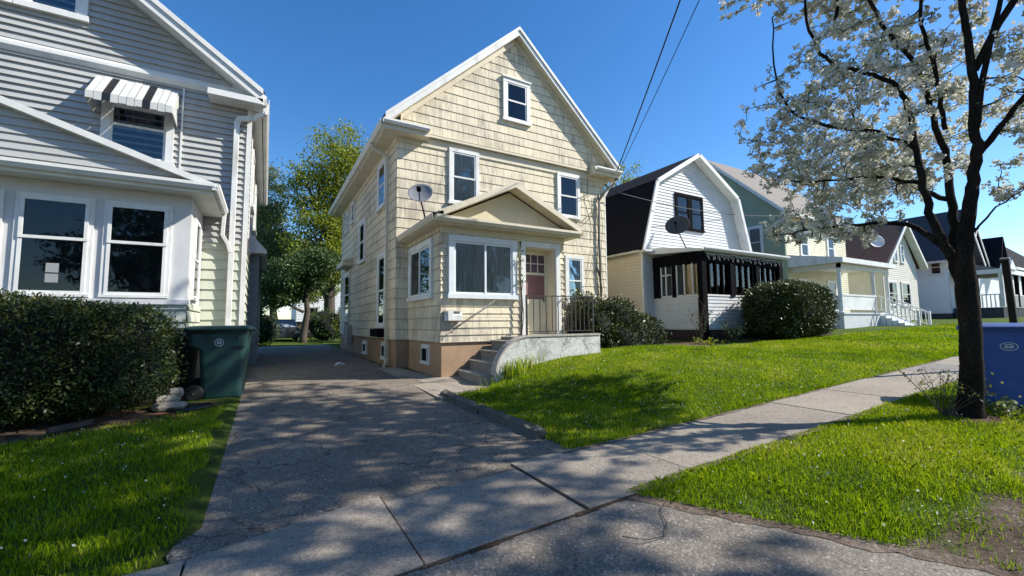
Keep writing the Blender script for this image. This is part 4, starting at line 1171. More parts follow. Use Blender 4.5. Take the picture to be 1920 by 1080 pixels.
# ------------------------------------------------------------------ GREEN / YELLOW HOUSE
K = thing('house', 'house with green side wall, yellow front and white flat roofed porch', 'house', (27.5, 12.3, .8))
KX0, KX1, KY0, KY1 = 24.1, 31.0, 12.3, 20.9
kg = MB()
siding(kg, 'y', KX0, -1, 1.2, 11.0, .125, lambda z: KY0 if z < 7.2 else KY0 + (z - 7.2) / .95, lambda z: KY1 if z < 7.2 else KY1 - (z - 7.2) / .95, .02)
kg.prism([(KX0 + .01, KY0, 1), (KX0 + .01, KY1, 1), (KX0 + .01, KY1, 7.2), (KX0 + .01, 16.6, 11.2), (KX0 + .01, KY0, 7.2)], (.2, 0, 0))
kg.build('side_wall', M['green_siding'], K)
ky = MB(); siding(ky, 'x', KY0, -1, 1.2, 7.2, .125, KX0, KX1, .02); ky.box(KX0 + .02, KX1, KY0 + .01, KY1, .6, 7.2); ky.build('front_wall', M['yellow_siding'], K)
kr = MB()
slab(kr, (KX0 - .35, 11.85, 6.98), (KX1 + .3, 11.85, 6.98), (KX1 + .3, 16.6, 11.5), (KX0 - .35, 16.6, 11.5), .12)
slab(kr, (KX0 - .35, 16.6, 11.5), (KX1 + .3, 16.6, 11.5), (KX1 + .3, 21.4, 6.98), (KX0 - .35, 21.4, 6.98), .12)
kr.build('roof', M['roof_tan'], K)
kk = MB()
for a, b in (((11.85, 6.9), (16.6, 11.42)), ((16.6, 11.42), (21.4, 6.9))):
    A = Vector((KX0 - .40, a[0], a[1])); B = Vector((KX0 - .40, b[0], b[1])); up = Vector((0, 0, .22)); s_ = Vector((.05, 0, 0))
    kk.hexa([A, B, B + s_, A + s_], [A + up, B + up, B + up + s_, A + up + s_])
    kk.hexa([A + s_, B + s_, B + s_ * 7.5, A + s_ * 7.5], [p + Vector((0, 0, .04)) for p in (A + s_, B + s_, B + s_ * 7.5, A + s_ * 7.5)])
kk.build('rake_board', M['white_old'], K)
gutter(K, (KX0 - .35, 11.85, 6.95), (KX1 + .3, 11.85, 6.95), (0, -1, 0), M['white'], .12, .12)
mb = MB(); mb.box(KX0 - .03, KX0 + .1, KY0 - .03, KY0 + .1, 1.2, 7.1); mb.build('corner_board', M['green_siding'], K)
window(K, 'y', KX0, -1, 13.4, 14.3, 4.9, 6.8, .12, 'v', fill=M['blind'])
window(K, 'x', KY0, -1, 25.6, 26.5, 4.9, 6.4, .12, 'v'); window(K, 'x', KY0, -1, 28.6, 29.5, 4.9, 6.4, .12, 'v')
window(K, 'x', KY0, -1, 25.3, 26.2, 2.0, 3.7, .12, 'v'); window(K, 'x', KY0, -1, 28.3, 29.4, 1.9, 3.7, .1, 'v', fill=M['tan_blind'])
kp = MB(); kp.box(24.2, 30.4, 9.75, KY0, 4.22, 4.42); kp.hexa([(24.2, 9.75, 4.42), (30.4, 9.75, 4.42), (30.4, KY0, 4.42), (24.2, KY0, 4.42)], [(24.2, 9.75, 4.46), (30.4, 9.75, 4.46), (30.4, KY0, 4.9), (24.2, KY0, 4.9)]); kp.build('porch_roof', M['white'], K)
kp = MB(); kp.box(24.45, 30.1, 10.0, 10.15, 3.95, 4.2); kp.box(24.45, 24.6, 10.0, KY0, 3.95, 4.2); kp.build('porch_beam', M['cream_siding'], K)
for x in (24.55, 28.3, 30.05):
    mb = MB(); mb.lathe((x, 10.1, 1.7), [(.13, 0), (.13, .1), (.10, .12), (.09, 2.1), (.12, 2.15), (.13, 2.28)], 14); mb.build('porch_post', M['white'], K, smooth=False)
kp = MB(); kp.box(24.4, 30.2, 9.95, KY0, .5, 1.68); kp.box(24.35, 30.25, 9.9, KY0, 1.68, 1.76); kp.build('porch_base', M['white_peel'], K)
kp = MB(); kp.box(24.6, 28.3, 10.03, 10.10, 1.9, 2.62); kp.box(24.55, 28.35, 10.0, 10.14, 2.6, 2.68); kp.box(24.5, 24.58, 10.1, KY0, 1.9, 2.6); kp.build('porch_screen', M['white'], K)
sx0, sx1 = 28.45, 29.9
st = MB(); ns = 6
for i in range(ns):
    st.box(sx0, sx1, 8.45 + .25 * i, 8.45 + .25 * (i + 1) + .02, .6, .85 + (1.72 - .85) * (i + 1) / (ns + 1))
st.build('stairs', M['white_siding'], K)
for x in (sx0, sx1):
    sr = MB()
    A = (x, 8.4, 1.72); B = (x, 9.95, 2.66)
    sr.bar(A, B, .06, .05); sr.bar((x, 8.4, 1.05), (x, 9.95, 1.95), .05, .04); sr.box(x - .05, x + .05, 8.35, 8.45, .7, 1.82)
    for k in range(9):
        y = 8.55 + k * .165; z = 1.72 + (y - 8.4) / 1.55 * .94; sr.box(x - .018, x + .018, y - .018, y + .018, z - .68, z)
    sr.build('stair_railing', M['white'], K)

# ------------------------------------------------------------------ CREAM GABLED HOUSE
C_ = thing('house', 'cream house with brown roof and narrow steep front gable', 'house', (38, 12, 1.1))
CX0, CX1, CY0 = 35.2, 40.9, 12.0
CA = (38.5, 8.05)
cs = MB()
clo = lambda z: CX0 if z < 4.7 else CX0 + (z - 4.7) / (CA[1] - 4.7) * (CA[0] - CX0 - .1)
chi = lambda z: CX1 if z < 5.2 else CX1 - (z - 5.2) / (CA[1] - 5.2) * (CX1 - CA[0] - .1)
siding(cs, 'x', CY0, -1, 1.6, 7.9, .14, clo, chi, .02)
cs.prism([(CX0, CY0 + .01, 1), (CX1, CY0 + .01, 1), (CX1, CY0 + .01, 5.2), (CA[0], CY0 + .01, 7.9), (CX0, CY0 + .01, 4.7)], (0, 9, 0))
cs.build('wall', M['cream_siding'], C_)
cr = MB()
slab(cr, (34.6, 11.6, 4.79), (CA[0], 11.6, CA[1]), (CA[0], 22, CA[1]), (34.6, 22, 4.79), .1)
slab(cr, (CA[0], 11.6, CA[1]), (41.6, 11.6, 5.1), (41.6, 22, 5.1), (CA[0], 22, CA[1]), .1)
cr.build('roof', M['roof_brown'], C_)
ck2 = MB()
for a, b in (((34.6, 4.6), CA), (CA, (41.6, 5.05))):
    A = Vector((a[0], 11.52, a[1] - .08)); B = Vector((b[0], 11.52, b[1] - .08)); up = Vector((0, 0, .26)); bk = Vector((0, .06, 0))
    ck2.hexa([A, B, B + bk, A + bk], [A + up, B + up, B + up + bk, A + up + bk])
    ck2.hexa([A + bk, B + bk, B + bk * 7, A + bk * 7], [p + Vector((0, 0, .04)) for p in (A + bk, B + bk, B + bk * 7, A + bk * 7)])
ck2.build('rake_board', M['white'], C_)
for a, b in ((35.75, 37.2), (37.9, 39.45)): window(C_, 'x', CY0, -1, a, b, 2.3, 4.0, .12, 'v', fill=M['curtain'])
for a, b in ((37.1, 37.7), (38.2, 38.8)): window(C_, 'x', CY0, -1, a, b, 5.3, 6.6, .1, 'v')
dish('satellite_dish', 'white dish on the brown roof slope', (36.3, 12.6, 6.75), (-.6, -.75, .3), .45, (36.6, 12.95, 6.45), M['white'], M['white_old'])

# ------------------------------------------------------------------ FAR HOUSES
def far_house(label, x0, x1, y0, y1, zb, eave, ridge, wallm, roofm, over=.4, wins=(), sidewins=()):
    r = thing('house', label, 'house', ((x0 + x1) / 2, y0, zb))
    xm = (x0 + x1) / 2
    m = MB(); k = (ridge - eave) / (xm - x0)
    siding(m, 'x', y0, -1, zb + .6, ridge - .1, .2, lambda z: x0 if z < eave else x0 + (z - eave) / k, lambda z: x1 if z < eave else x1 - (z - eave) / k, .02)
    siding(m, 'y', x0, -1, zb + .6, eave, .2, y0, y1, .02)
    m.prism([(x0 + .01, y0 + .01, zb + .5), (x1 - .01, y0 + .01, zb + .5), (x1 - .01, y0 + .01, eave), (xm, y0 + .01, ridge - .05), (x0 + .01, y0 + .01, eave)], (0, y1 - y0, 0))
    m.build('wall', wallm, r)
    m = MB(); m.box(x0 + .03, x1 - .03, y0 + .03, y1, zb - .8, zb + .6); m.build('foundation', M['roof_grey'], r)
    m = MB(); dz = over * k
    slab(m, (x0 - over, y0 - over, eave - dz), (xm, y0 - over, ridge), (xm, y1 + over, ridge), (x0 - over, y1 + over, eave - dz), .12)
    slab(m, (xm, y0 - over, ridge), (x1 + over, y0 - over, eave - dz), (x1 + over, y1 + over, eave - dz), (xm, y1 + over, ridge), .12)
    m.build('roof', roofm, r)
    m = MB()
    for a, b in (((x0 - over, eave - dz), (xm, ridge)), ((xm, ridge), (x1 + over, eave - dz))):
        A = Vector((a[0], y0 - over - .06, a[1] - .1)); B = Vector((b[0], y0 - over - .06, b[1] - .1)); up = Vector((0, 0, .28)); bk = Vector((0, .06, 0))
        m.hexa([A, B, B + bk, A + bk], [A + up, B + up, B + up + bk, A + up + bk])
    m.box(x0 - over - .08, x0 - over, y0 - over, y1 + over, eave - dz - .05, eave - dz + .12)
    m.build('rake_board', M['white'], r)
    for a, b, c, d in wins: window(r, 'x', y0, -1, a, b, c, d, .12, 'v', glass=M['glass_dark'])
    for a, b, c, d in sidewins: window(r, 'y', x0, -1, a, b, c, d, .12, 'v', glass=M['glass_dark'])
    return r
h5 = far_house('white house with blank side wall, dark grey roof and railed porch', 44, 50.5, 11.1, 21, 1.3, 6.15, 9.9, M['far_siding'], M['roof_grey'], .45, wins=((45, 46, 4.6, 6), (48, 49, 4.6, 6)), sidewins=((11.35, 12.15, 4.7, 5.95),))
h6 = far_house('white house with two small dark gables beyond the railed porch', 53.5, 58.5, 12.4, 22, 1.35, 6.4, 9.6, M['white_siding'], M['roof_black'], .4, wins=((54.6, 55.4, 5.2, 6.5), (56.6, 57.4, 5.2, 6.5)))
mb = MB(); mb.prism([(59.2, 11.6, 6.0), (61.8, 11.6, 6.0), (60.5, 11.6, 8.9)], (0, 6, 0)); mb.box(58.5, 66, 12.6, 21, 1.6, 6.0); mb.build('wing_wall', M['white_siding'], h6)
mb = MB(); slab(mb, (58.9, 11.3, 5.6), (60.5, 11.3, 9.1), (60.5, 18, 9.1), (58.9, 18, 5.6), .12); slab(mb, (60.5, 11.3, 9.1), (62.1, 11.3, 5.6), (62.1, 18, 5.6), (60.5, 18, 9.1), .12); slab(mb, (58.5, 12.2, 5.9), (66.4, 12.2, 5.9), (66.4, 16.5, 7.6), (58.5, 16.5, 7.6), .12); mb.build('wing_roof', M['roof_black'], h6)
px_ = 44.3
mb = MB(); mb.hexa([(px_, 8.5, 4.75), (px_ + 8, 8.5, 4.75), (px_ + 8, 11.08, 4.75), (px_, 11.08, 4.75)], [(px_, 8.5, 4.85), (px_ + 8, 8.5, 4.85), (px_ + 7.4, 11.08, 5.75), (px_ + .6, 11.08, 5.75)]); mb.build('porch_roof', M['roof_tan'], h5)
mb = MB(); mb.box(px_ - .04, px_ + 8, 8.38, 8.5, 4.55, 4.88); mb.box(px_ - .08, px_ + .03, 8.5, 11.0, 4.55, 4.86); mb.prism([(px_ + 1.0, 8.3, 4.88), (px_ + 2.8, 8.3, 4.88), (px_ + 1.9, 8.3, 5.6)], (0, .5, 0)); mb.build('porch_trim', M['white'], h5)
for x, y in ((px_ + .15, 8.6), (px_ + 2, 8.6), (px_ + 4, 8.6), (px_ + 6, 8.6), (px_ + .15, 9.8)):
    mb = MB(); mb.box(x - .1, x + .1, y - .1, y + .1, 2.2, 4.6); mb.build('porch_post', M['black_trim'] if y > 9 or x > px_ + 3 else M['white'], h5)
mb = MB(); mb.box(px_, px_ + 8, 8.55, 8.61, 3.05, 3.12); mb.box(px_, px_ + .06, 8.6, 11, 3.05, 3.12)
for k in range(36): mb.box(px_ + k * .22, px_ + k * .22 + .06, 8.55, 8.61, 2.2, 3.05)
for k in range(11): mb.box(px_, px_ + .06, 8.7 + k * .21, 8.76 + k * .21, 2.2, 3.05)
mb.build('porch_railing', M['white_old'], h5)
mb = MB(); mb.box(px_ + .02, px_ + 8, 8.6, 11.05, .9, 2.18); mb.build('porch_base', M['roof_grey'], h5)
window(h5, 'x', 11.1, -1, 45.6, 46.6, 2.6, 4.2, .12, 'v'); window(h5, 'x', 11.1, -1, 47.6, 48.6, 2.3, 4.4, .12, 'v')
window(h6, 'x', 12.4, -1, 55.0, 56.0, 2.5, 4.2, .12, 'v')
h7 = thing('house', 'long white house with dark street facing roof slope beyond the railed porch', 'house', (78, 12.5, 1.35))
mb = MB(); siding(mb, 'x', 12.5, -1, 2.0, 7.0, .2, 68, 90, .02); siding(mb, 'y', 68, -1, 2.0, 7.0, .2, 12.5, 22, .02); mb.prism([(68.02, 12.52, 1.9), (68.02, 22, 1.9), (68.02, 22, 7), (68.02, 17.2, 11.6), (68.02, 12.52, 7)], (21.9, 0, 0)); mb.build('wall', M['white_siding'], h7)
mb = MB(); mb.box(68.1, 89.9, 12.6, 22, .3, 1.95); mb.build('foundation', M['roof_grey'], h7)
mb = MB(); slab(mb, (67.5, 12.0, 6.6), (90.5, 12.0, 6.6), (90.5, 17.2, 11.7), (67.5, 17.2, 11.7), .14); slab(mb, (67.5, 17.2, 11.7), (90.5, 17.2, 11.7), (90.5, 22.5, 6.6), (67.5, 22.5, 6.6), .14); mb.build('roof', M['roof_black'], h7)
mb = MB(); mb.box(67.5, 90.5, 11.9, 12.05, 6.5, 6.75); mb.bar((67.45, 12.0, 6.65), (67.45, 17.2, 11.75), .12, .25); mb.build('eave_trim', M['white'], h7)
for a_ in (70, 73.5, 77, 81): window(h7, 'x', 12.5, -1, a_, a_ + 1.1, 4.8, 6.3, .12, 'v', glass=M['glass_dark'])
window(h7, 'x', 12.5, -1, 71, 74, 2.4, 4.0, .12, 'h', glass=M['glass_dark'])
hb = far_house('white house glimpsed through the trees behind the driveway', 2.2, 9.5, 40, 48, .3, 4.3, 7.2, M['far_siding'], M['roof_grey'], .4, wins=((3, 4, 1.6, 3), (5.6, 6.6, 1.6, 3)))

# ------------------------------------------------------------------ CARTS
def cart(name, label, loc, rz, m, w=.62, dep=.72, h=1.08, emblem=None, es=-1):
    """wheeled refuse cart; local +x is the front, wheels at -x; emblem on the -y side"""
    r = thing(name, label, 'refuse cart', (0, 0, 0), 'wheeled refuse carts')
    BASE[r.name] = Vector((0, 0, 0))
    b = MB(); n = 8
    def ring(z, x0, x1, y0, y1, c=.07):
        P = []
        for cx, cy, a0 in ((x1 - c, y1 - c, 0), (x0 + c, y1 - c, 90), (x0 + c, y0 + c, 180), (x1 - c, y0 + c, 270)):
            for k in range(4):
                a = rad(a0 + 30 * k); P.append((cx + c * math.cos(a), cy + c * math.sin(a), z))
        return P
    def loft(mb, rings, cap=True):
        k = len(mb.v); m_ = len(rings[0])
        for R_ in rings: mb.v += R_
        for i in range(len(rings) - 1):
            for j in range(m_): mb.f.append((k + i * m_ + j, k + i * m_ + (j + 1) % m_, k + (i + 1) * m_ + (j + 1) % m_, k + (i + 1) * m_ + j))
        if cap: mb.f.append(tuple(k + j for j in range(m_ - 1, -1, -1))); mb.f.append(tuple(k + (len(rings) - 1) * m_ + j for j in range(m_)))
    hx, hy = dep / 2, w / 2
    loft(b, [ring(.02, -hx + .24, hx - .10, -hy + .07, hy - .07), ring(.05, -hx + .22, hx - .09, -hy + .06, hy - .06), ring(h * .70, -hx + .17, hx - .035, -hy + .035, hy - .035),
             ring(h * .76, -hx + .03, hx - .03, -hy + .03, hy - .03), ring(h * .93, -hx + .02, hx - .015, -hy + .02, hy - .02), ring(h * .935, -hx, hx, -hy, hy), ring(h * .965, -hx, hx, -hy, hy)])
    b.build('bin_body', m, r, bevel=0)
    l = MB()
    loft(l, [ring(h * .97, -hx - .01, hx + .03, -hy - .02, hy + .02), ring(h * .985, -hx - .02, hx + .045, -hy - .03, hy + .03), ring(h * 1.0, -hx - .02, hx + .045, -hy - .03, hy + .03), ring(h * 1.03, -hx + .02, hx + .0, -hy + .02, hy - .02, .09), ring(h * 1.04, -hx + .1, hx - .08, -hy + .1, hy - .1, .06)])
    l.box(hx - .02, hx + .075, -.14, .14, h * .955, h * .985)
    l.build('lid', m, r)
    hd = MB(); hd.tube([(-hx + .02, -hy + .06, h * .90), (-hx - .09, -hy + .06, h * .93), (-hx - .09, hy - .06, h * .93), (-hx + .02, hy - .06, h * .90)], .018, 8); hd.build('handle', m, r, smooth=True)
    rb = MB()
    for x in (-hx + .30, hx - .16): rb.box(x - .008, x + .008, -hy - .003, -hy + .02, h * .84, h * .925)
    rb.box(hx - .22, hx - .05, -hy + .012, -hy + .03, h * .735, h * .75)
    rb.box(-hx + .04, hx - .04, -hy + .0, hy - .0, h * .935, h * .968)
    rb.build('rib', M['cart_black'], r)
    ax = MB(); ax.tube([(-hx + .14, -hy + .0, .13), (-hx + .14, hy - .0, .13)], .012, 8); ax.build('axle', M['galv'], r)
    for sy in (-1, 1):
        wh = MB(); wh.lathe((-hx + .14, sy * (hy - .04), .13), [(.02, -.03), (.05, -.03), (.09, -.022), (.125, -.025), (.13, -.01), (.13, .01), (.125, .025), (.09, .022), (.05, .03), (.02, .03)], 20, Vector((0, 1, 0)))
        wh.build('wheel', M['rubber'], r, smooth=True)
    if emblem:
        e = MB(); ex, ez, ea, eb_ = emblem
        ye = es * (hy - .022)
        def ell(a, b_, n=28, k0=0, k1=1): return [(ex + a * math.cos(2 * math.pi * (k0 + (k1 - k0) * i / n)), ye, ez + b_ * math.sin(2 * math.pi * (k0 + (k1 - k0) * i / n))) for i in range(n + 1)]
        o_, i_ = ell(ea, eb_), ell(ea * .86, eb_ * .84)
        for k in range(28): e.face([o_[k], o_[k + 1], i_[k + 1], i_[k]])
        # looping ribbon inside the ring
        pts = [ell(ea * .55, eb_ * .35, 14, .05, .45), ell(ea * .60, eb_ * .45, 14, .55, .95)]
        for P in pts:
            for k in range(len(P) - 1):
                e.face([P[k], P[k + 1], (P[k + 1][0], ye, P[k + 1][2] + eb_ * .22), (P[k][0], ye, P[k][2] + eb_ * .22)])
        e.face([(ex - ea * .45, ye, ez - eb_ * .1), (ex - ea * .05, ye, ez - eb_ * .2), (ex - ea * .02, ye, ez + eb_ * .14), (ex - ea * .4, ye, ez + eb_ * .16)])
        e.face([(ex + ea * .05, ye, ez - eb_ * .2), (ex + ea * .45, ye, ez - eb_ * .1), (ex + ea * .4, ye, ez + eb_ * .16), (ex + ea * .08, ye, ez + eb_ * .14)])
        e.build('emblem', M['emblem'], r)
    r.location = loc; r.rotation_euler = (0, 0, rad(rz))
    return r
cart('refuse_cart', 'green wheeled refuse cart with round pale emblem beside the driveway', (-.62, 8.42, drive_z(0, 8.3) + .0), -4, M['cart_green'], .62, .84, 1.12, (.02, .90, .062, .062))
cart('refuse_cart', 'black wheeled refuse cart standing in shade behind the green one', (-1.12, 9.1, drive_z(0, 8.9) + .02), 175, M['cart_black'], .6, .7, 1.05)
cart('refuse_cart', 'blue wheeled refuse cart with oval pale emblem behind the flowering tree', (8.70, 1.64, lawn_z(8.7, 1.64) - .02), 118, M['cart_blue'], .6, .84, 1.06, (.12, .80, .085, .055), 1)

# small things at the hedge foot
mb = MB(); mb.prism([(-2.05, 6.75, .22), (-1.72, 6.95, .25), (-1.76, 7.03, .25), (-2.09, 6.83, .22)], (0, 0, .055)); mb.bar((-2.06, 6.75, .28), (-1.73, 6.95, .31), .025, .02)
mb.build('plastic_edging', M['cart_black'], None, bevel=.01, loc=(-1.9, 6.88, .2), label='short piece of black plastic edging on the grass by the hedge', cat='edging')
st = thing('rock_pile', 'pale flat stones stacked at the right foot of the hedge', 'stones', (-1.15, 7.6, .3))
for (x, y, z, a, b, c) in ((-1.12, 7.6, .30, .2, .14, .05), (-1.18, 7.72, .38, .16, .12, .06), (-1.08, 7.75, .46, .10, .10, .06)):
    mb = MB(); n = 9
    for zz_, k in ((z - c, .85), (z, 1), (z + c, .8)):
        for i in range(n):
            t = 2 * math.pi * i / n; q = k * (1 + .14 * math.sin(3 * t + x * 9)); mb.v.append((x + a * q * math.cos(t), y + b * q * math.sin(t), zz_))
    for L_ in range(2):
        for i in range(n): mb.f.append((L_ * n + i, L_ * n + (i + 1) % n, (L_ + 1) * n + (i + 1) % n, (L_ + 1) * n + i))
    mb.f.append(tuple(range(2 * n, 3 * n))); mb.f.append(tuple(range(n - 1, -1, -1)))
    mb.build('stone', M['stone'], st, bevel=.01)
mb = MB(); mb.tube([(-1.15, 7.55, .26), (-.95, 7.35, .25), (-.78, 7.38, .26), (-.62, 7.5, .26), (-.66, 7.62, .27), (-.9, 7.6, .27), (-1.05, 7.7, .3)], .035, 8)
mb.build('drain_hose', M['cart_black'], None, smooth=True, loc=(-.9, 7.5, .25), label='black corrugated drain hose lying on the mulch', cat='hose')
# parked car far down the drive
car = thing('parked_car', 'dark car parked in shade at the end of the driveway', 'car', (.95, 31, .42))
mb = MB(); mb.prism([(.1, 29.5, .62), (1.85, 29.5, .62), (1.9, 29.5, 1.1), (1.8, 29.5, 1.25), (.15, 29.5, 1.25), (.05, 29.5, 1.1)], (0, 4.2, 0)); mb.build('body', M['car'], car, bevel=.05)
mb = MB(); mb.hexa([(.15, 30.6, 1.25), (1.8, 30.6, 1.25), (1.8, 33.4, 1.25), (.15, 33.4, 1.25)], [(.32, 31.3, 1.78), (1.63, 31.3, 1.78), (1.63, 33, 1.78), (.32, 33, 1.78)]); cb = mb.build('cabin', M['car'], car, bevel=.03)
mb = MB(); mb.hexa([(.22, 30.57, 1.28), (1.73, 30.57, 1.28), (1.73, 30.62, 1.28), (.22, 30.62, 1.28)], [(.36, 31.2, 1.72), (1.59, 31.2, 1.72), (1.59, 31.25, 1.72), (.36, 31.25, 1.72)]); mb.build('windscreen', simple('pale windscreen', (.25, .3, .36), .08, .1, 3), car)
for x in (.25, 1.7):
    for y in (30.2, 32.9):
        mb = MB(); mb.lathe((x, y, .72), [(0, -.1), (.2, -.1), (.31, -.08), (.31, .08), (.2, .1), (0, .1)], 18, Vector((1, 0, 0))); mb.build('wheel', M['rubber'], car, smooth=True)
    mb = MB(); mb.box(x - .12, x + .15, 29.47, 29.5, .9, 1.05); mb.build('headlight', M['white'], car)
# leaning timber post behind the blue cart
ps = thing('timber_post', 'dark leaning timber post with pale cap behind the blue cart', 'post', (12.33, 2.26, .4))
mb = MB(); mb.bar((12.34, 2.26, .3), (11.98, 2.24, 2.5), .10, .10, up=(1, 0, 0)); mb.build('pole', M['pole_wood'], ps, bevel=.02)
mb = MB(); mb.bar((11.98, 2.24, 2.5), (11.975, 2.24, 2.53), .12, .12, up=(1, 0, 0)); mb.build('cap', M['galv'], ps)

# ------------------------------------------------------------------ WIRES
def wire(label, pts, r, group='overhead wires'):
    a, b, sag = pts
    a = Vector(a); b = Vector(b); P = []
    for i in range(25):
        t = i / 24; v = a.lerp(b, t); v.z -= sag * 4 * t * (1 - t); P.append(v)
    mb = MB(); mb.tube(P, r, 5)
    mb.build('overhead_wire', M['cable'], None, smooth=True, loc=tuple(a), label=label, cat='wire', group=group)
wire('thick twisted black service cable rising from the cream house eave', ((10.38, 10.7, 6.5), (1.9, -3.5, 11.3), .25), .018)
wire('thinner black cable beside the thick service cable', ((10.42, 10.7, 6.45), (2.9, -3.5, 10.9), .22), .010)
wire('thin wire crossing the white gambrel gable', ((10.3, 10.7, 5.9), (24.0, 11.9, 7.0), .35), .012)
wire('upper distant wire low in the sky right of the tree', ((40, 2, 8.5), (58, -8, 13), .3), .02)
wire('lower distant wire low in the sky right of the tree', ((40, 3, 7.3), (60, -8, 11.5), .3), .02)

# ------------------------------------------------------------------ PLANTS
def superblob(c, r, p=2.5, amp=.04, seed=0):
    """returns fn(dirs, k): points where directions meet a lumpy superellipsoid"""
    rs = np.random.RandomState(seed)
    ph = rs.uniform(0, 6.28, 9); fr = rs.uniform(1.5, 5.5, 9)
    c = np.array(c); r = np.array(r)
    def surf(q, k=1.0):
        s_ = (np.abs(q / r) ** p).sum(1) ** (-1 / p)
        P = q * s_[:, None]
        d = sum(np.sin(fr[i] * P[:, 0] + ph[i]) * np.sin(fr[(i + 2) % 9] * P[:, 1] + ph[(i + 1) % 9]) * np.sin(fr[(i + 4) % 9] * P[:, 2] + ph[(i + 5) % 9]) for i in range(6)) / 1.5
        return c + P * ((1 + amp * d) * k)[:, None]
    return surf
def box_dirs(r, n):
    r = np.array(r); ar = np.array([r[1] * r[2], r[0] * r[2], r[0] * r[1]]); ar = ar / ar.sum()
    ax = NR.choice(3, n, p=ar); q = NR.uniform(-1, 1, (n, 3)); q[np.arange(n), ax] = np.sign(NR.uniform(-1, 1, n))
    return q * r
def blob_core(surf, r, nu=40, nv=20, k=.9):
    th = np.linspace(0, 2 * np.pi, nu, endpoint=False); fi = np.linspace(-np.pi / 2 + .02, np.pi / 2 - .02, nv)
    T, Fi = np.meshgrid(th, fi); q = np.stack([np.cos(T) * np.cos(Fi), np.sin(T) * np.cos(Fi), np.sin(Fi)], -1).reshape(-1, 3) * np.array(r)
    P = surf(q, np.full(len(q), k))
    Fq = np.array([(j * nu + i, j * nu + (i + 1) % nu, (j + 1) * nu + (i + 1) % nu, (j + 1) * nu + i) for j in range(nv - 1) for i in range(nu)])
    return P, Fq
def bush(name, label, cat, blobs, n, size, m, core_k=.88, depth=.16, up=.3, loc=None, aspect=.4, spray=0.0, group=None):
    base = loc or (blobs[0][0][0], blobs[0][0][1], ground_z(blobs[0][0][0], blobs[0][0][1]))
    r = thing(name, label, cat, base, group)
    VV, FF, RR, CV, CF = [], [], [], [], []
    ov = 0; cv = 0
    tot = sum(b[1][0] * b[1][1] + b[1][0] * b[1][2] + b[1][1] * b[1][2] for b in blobs)
    for bi, (c, rr, p, amp) in enumerate(blobs):
        s = superblob(c, rr, p, amp=amp, seed=bi + int(abs(c[0] * 10)))
        k = int(n * (rr[0] * rr[1] + rr[0] * rr[2] + rr[1] * rr[2]) / tot)
        kk_ = 1 - depth * NR.uniform(0, 1, k) ** 1.6 + spray * NR.uniform(0, 1, k) ** 6
        P = s(box_dirs(rr, k), kk_)
        outw = (P - np.array(c)) / np.array(rr); outw /= np.linalg.norm(outw, axis=1)[:, None]
        clump = np.sin(P[:, 0] * 9 + bi) * np.sin(P[:, 1] * 9 + 2) * np.sin(P[:, 2] * 8 + 1)
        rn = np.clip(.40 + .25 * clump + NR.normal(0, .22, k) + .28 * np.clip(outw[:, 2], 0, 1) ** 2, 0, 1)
        v, f, q = leaves(P, size, aspect, up, rn, outw * 1.2)
        VV.append(v); FF.append(f + ov); RR.append(q); ov += len(v)
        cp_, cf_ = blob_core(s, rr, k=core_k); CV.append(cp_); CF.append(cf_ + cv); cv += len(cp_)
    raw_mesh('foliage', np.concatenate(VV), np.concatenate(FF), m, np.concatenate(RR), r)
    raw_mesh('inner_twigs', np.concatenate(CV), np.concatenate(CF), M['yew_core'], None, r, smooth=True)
    return r
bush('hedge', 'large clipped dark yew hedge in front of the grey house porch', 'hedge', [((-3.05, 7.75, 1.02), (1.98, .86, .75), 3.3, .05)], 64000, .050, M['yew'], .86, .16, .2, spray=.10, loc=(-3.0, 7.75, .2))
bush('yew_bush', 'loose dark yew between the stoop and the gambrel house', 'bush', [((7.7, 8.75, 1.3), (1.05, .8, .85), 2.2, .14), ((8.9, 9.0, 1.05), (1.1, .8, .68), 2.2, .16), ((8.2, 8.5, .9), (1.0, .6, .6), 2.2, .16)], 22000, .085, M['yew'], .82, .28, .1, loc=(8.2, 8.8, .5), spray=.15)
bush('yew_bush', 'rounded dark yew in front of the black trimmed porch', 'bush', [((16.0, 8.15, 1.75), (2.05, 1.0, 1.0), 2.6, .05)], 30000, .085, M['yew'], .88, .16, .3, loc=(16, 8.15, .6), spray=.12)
mb = MB(); [mb.tube([(16 + dx, 8.15, .5), (16 + dx * 1.8, 8.15, 1.2)], [.06, .04], 7) for dx in (-.3, 0, .35)]
mb.build('stem', M['bark_far'], [o for o in bpy.data.objects if o.name == 'yew_bush.001'][0])
# sparse bare shrub in front of the gambrel porch
def twig_bush(name, label, c, h, n, spread, leafm, nleaf, lsize, r=.008, loc=None, group=None):
    t = thing(name, label, 'shrub', c, group)
    mb = MB(); tips = []
    for i in range(n):
        a = RD.uniform(0, 6.28); s = RD.uniform(.3, 1) * spread; hh = h * RD.uniform(.6, 1)
        P = [Vector(c)]
        for k in range(1, 7):
            q = k / 6; P.append(Vector((c[0] + s * math.cos(a) * q ** 1.2 + RD.uniform(-.02, .02) * h, c[1] + s * math.sin(a) * q ** 1.2 + RD.uniform(-.02, .02) * h, c[2] + hh * q)))
            if k > 2: tips.append(P[-1])
        mb.tube(P, [r * (1 - .12 * k) for k in range(7)], 5)
        for k in (3, 4, 5):
            b = RD.uniform(0, 6.28); e = P[k] + Vector((.14 * h * math.cos(b), .14 * h * math.sin(b), .16 * h)); mb.tube([P[k], e], [r * .5, r * .3], 4); tips.append(e)
    mb.build('stems', M['bark_far'], t)
    P = np.array([tips[RD.randrange(len(tips))] for _ in range(nleaf)]) + NR.normal(0, lsize * .7, (nleaf, 3))
    v, f, q = leaves(P, lsize, .6); raw_mesh('leaves', v, f, leafm, q, t)
    return t
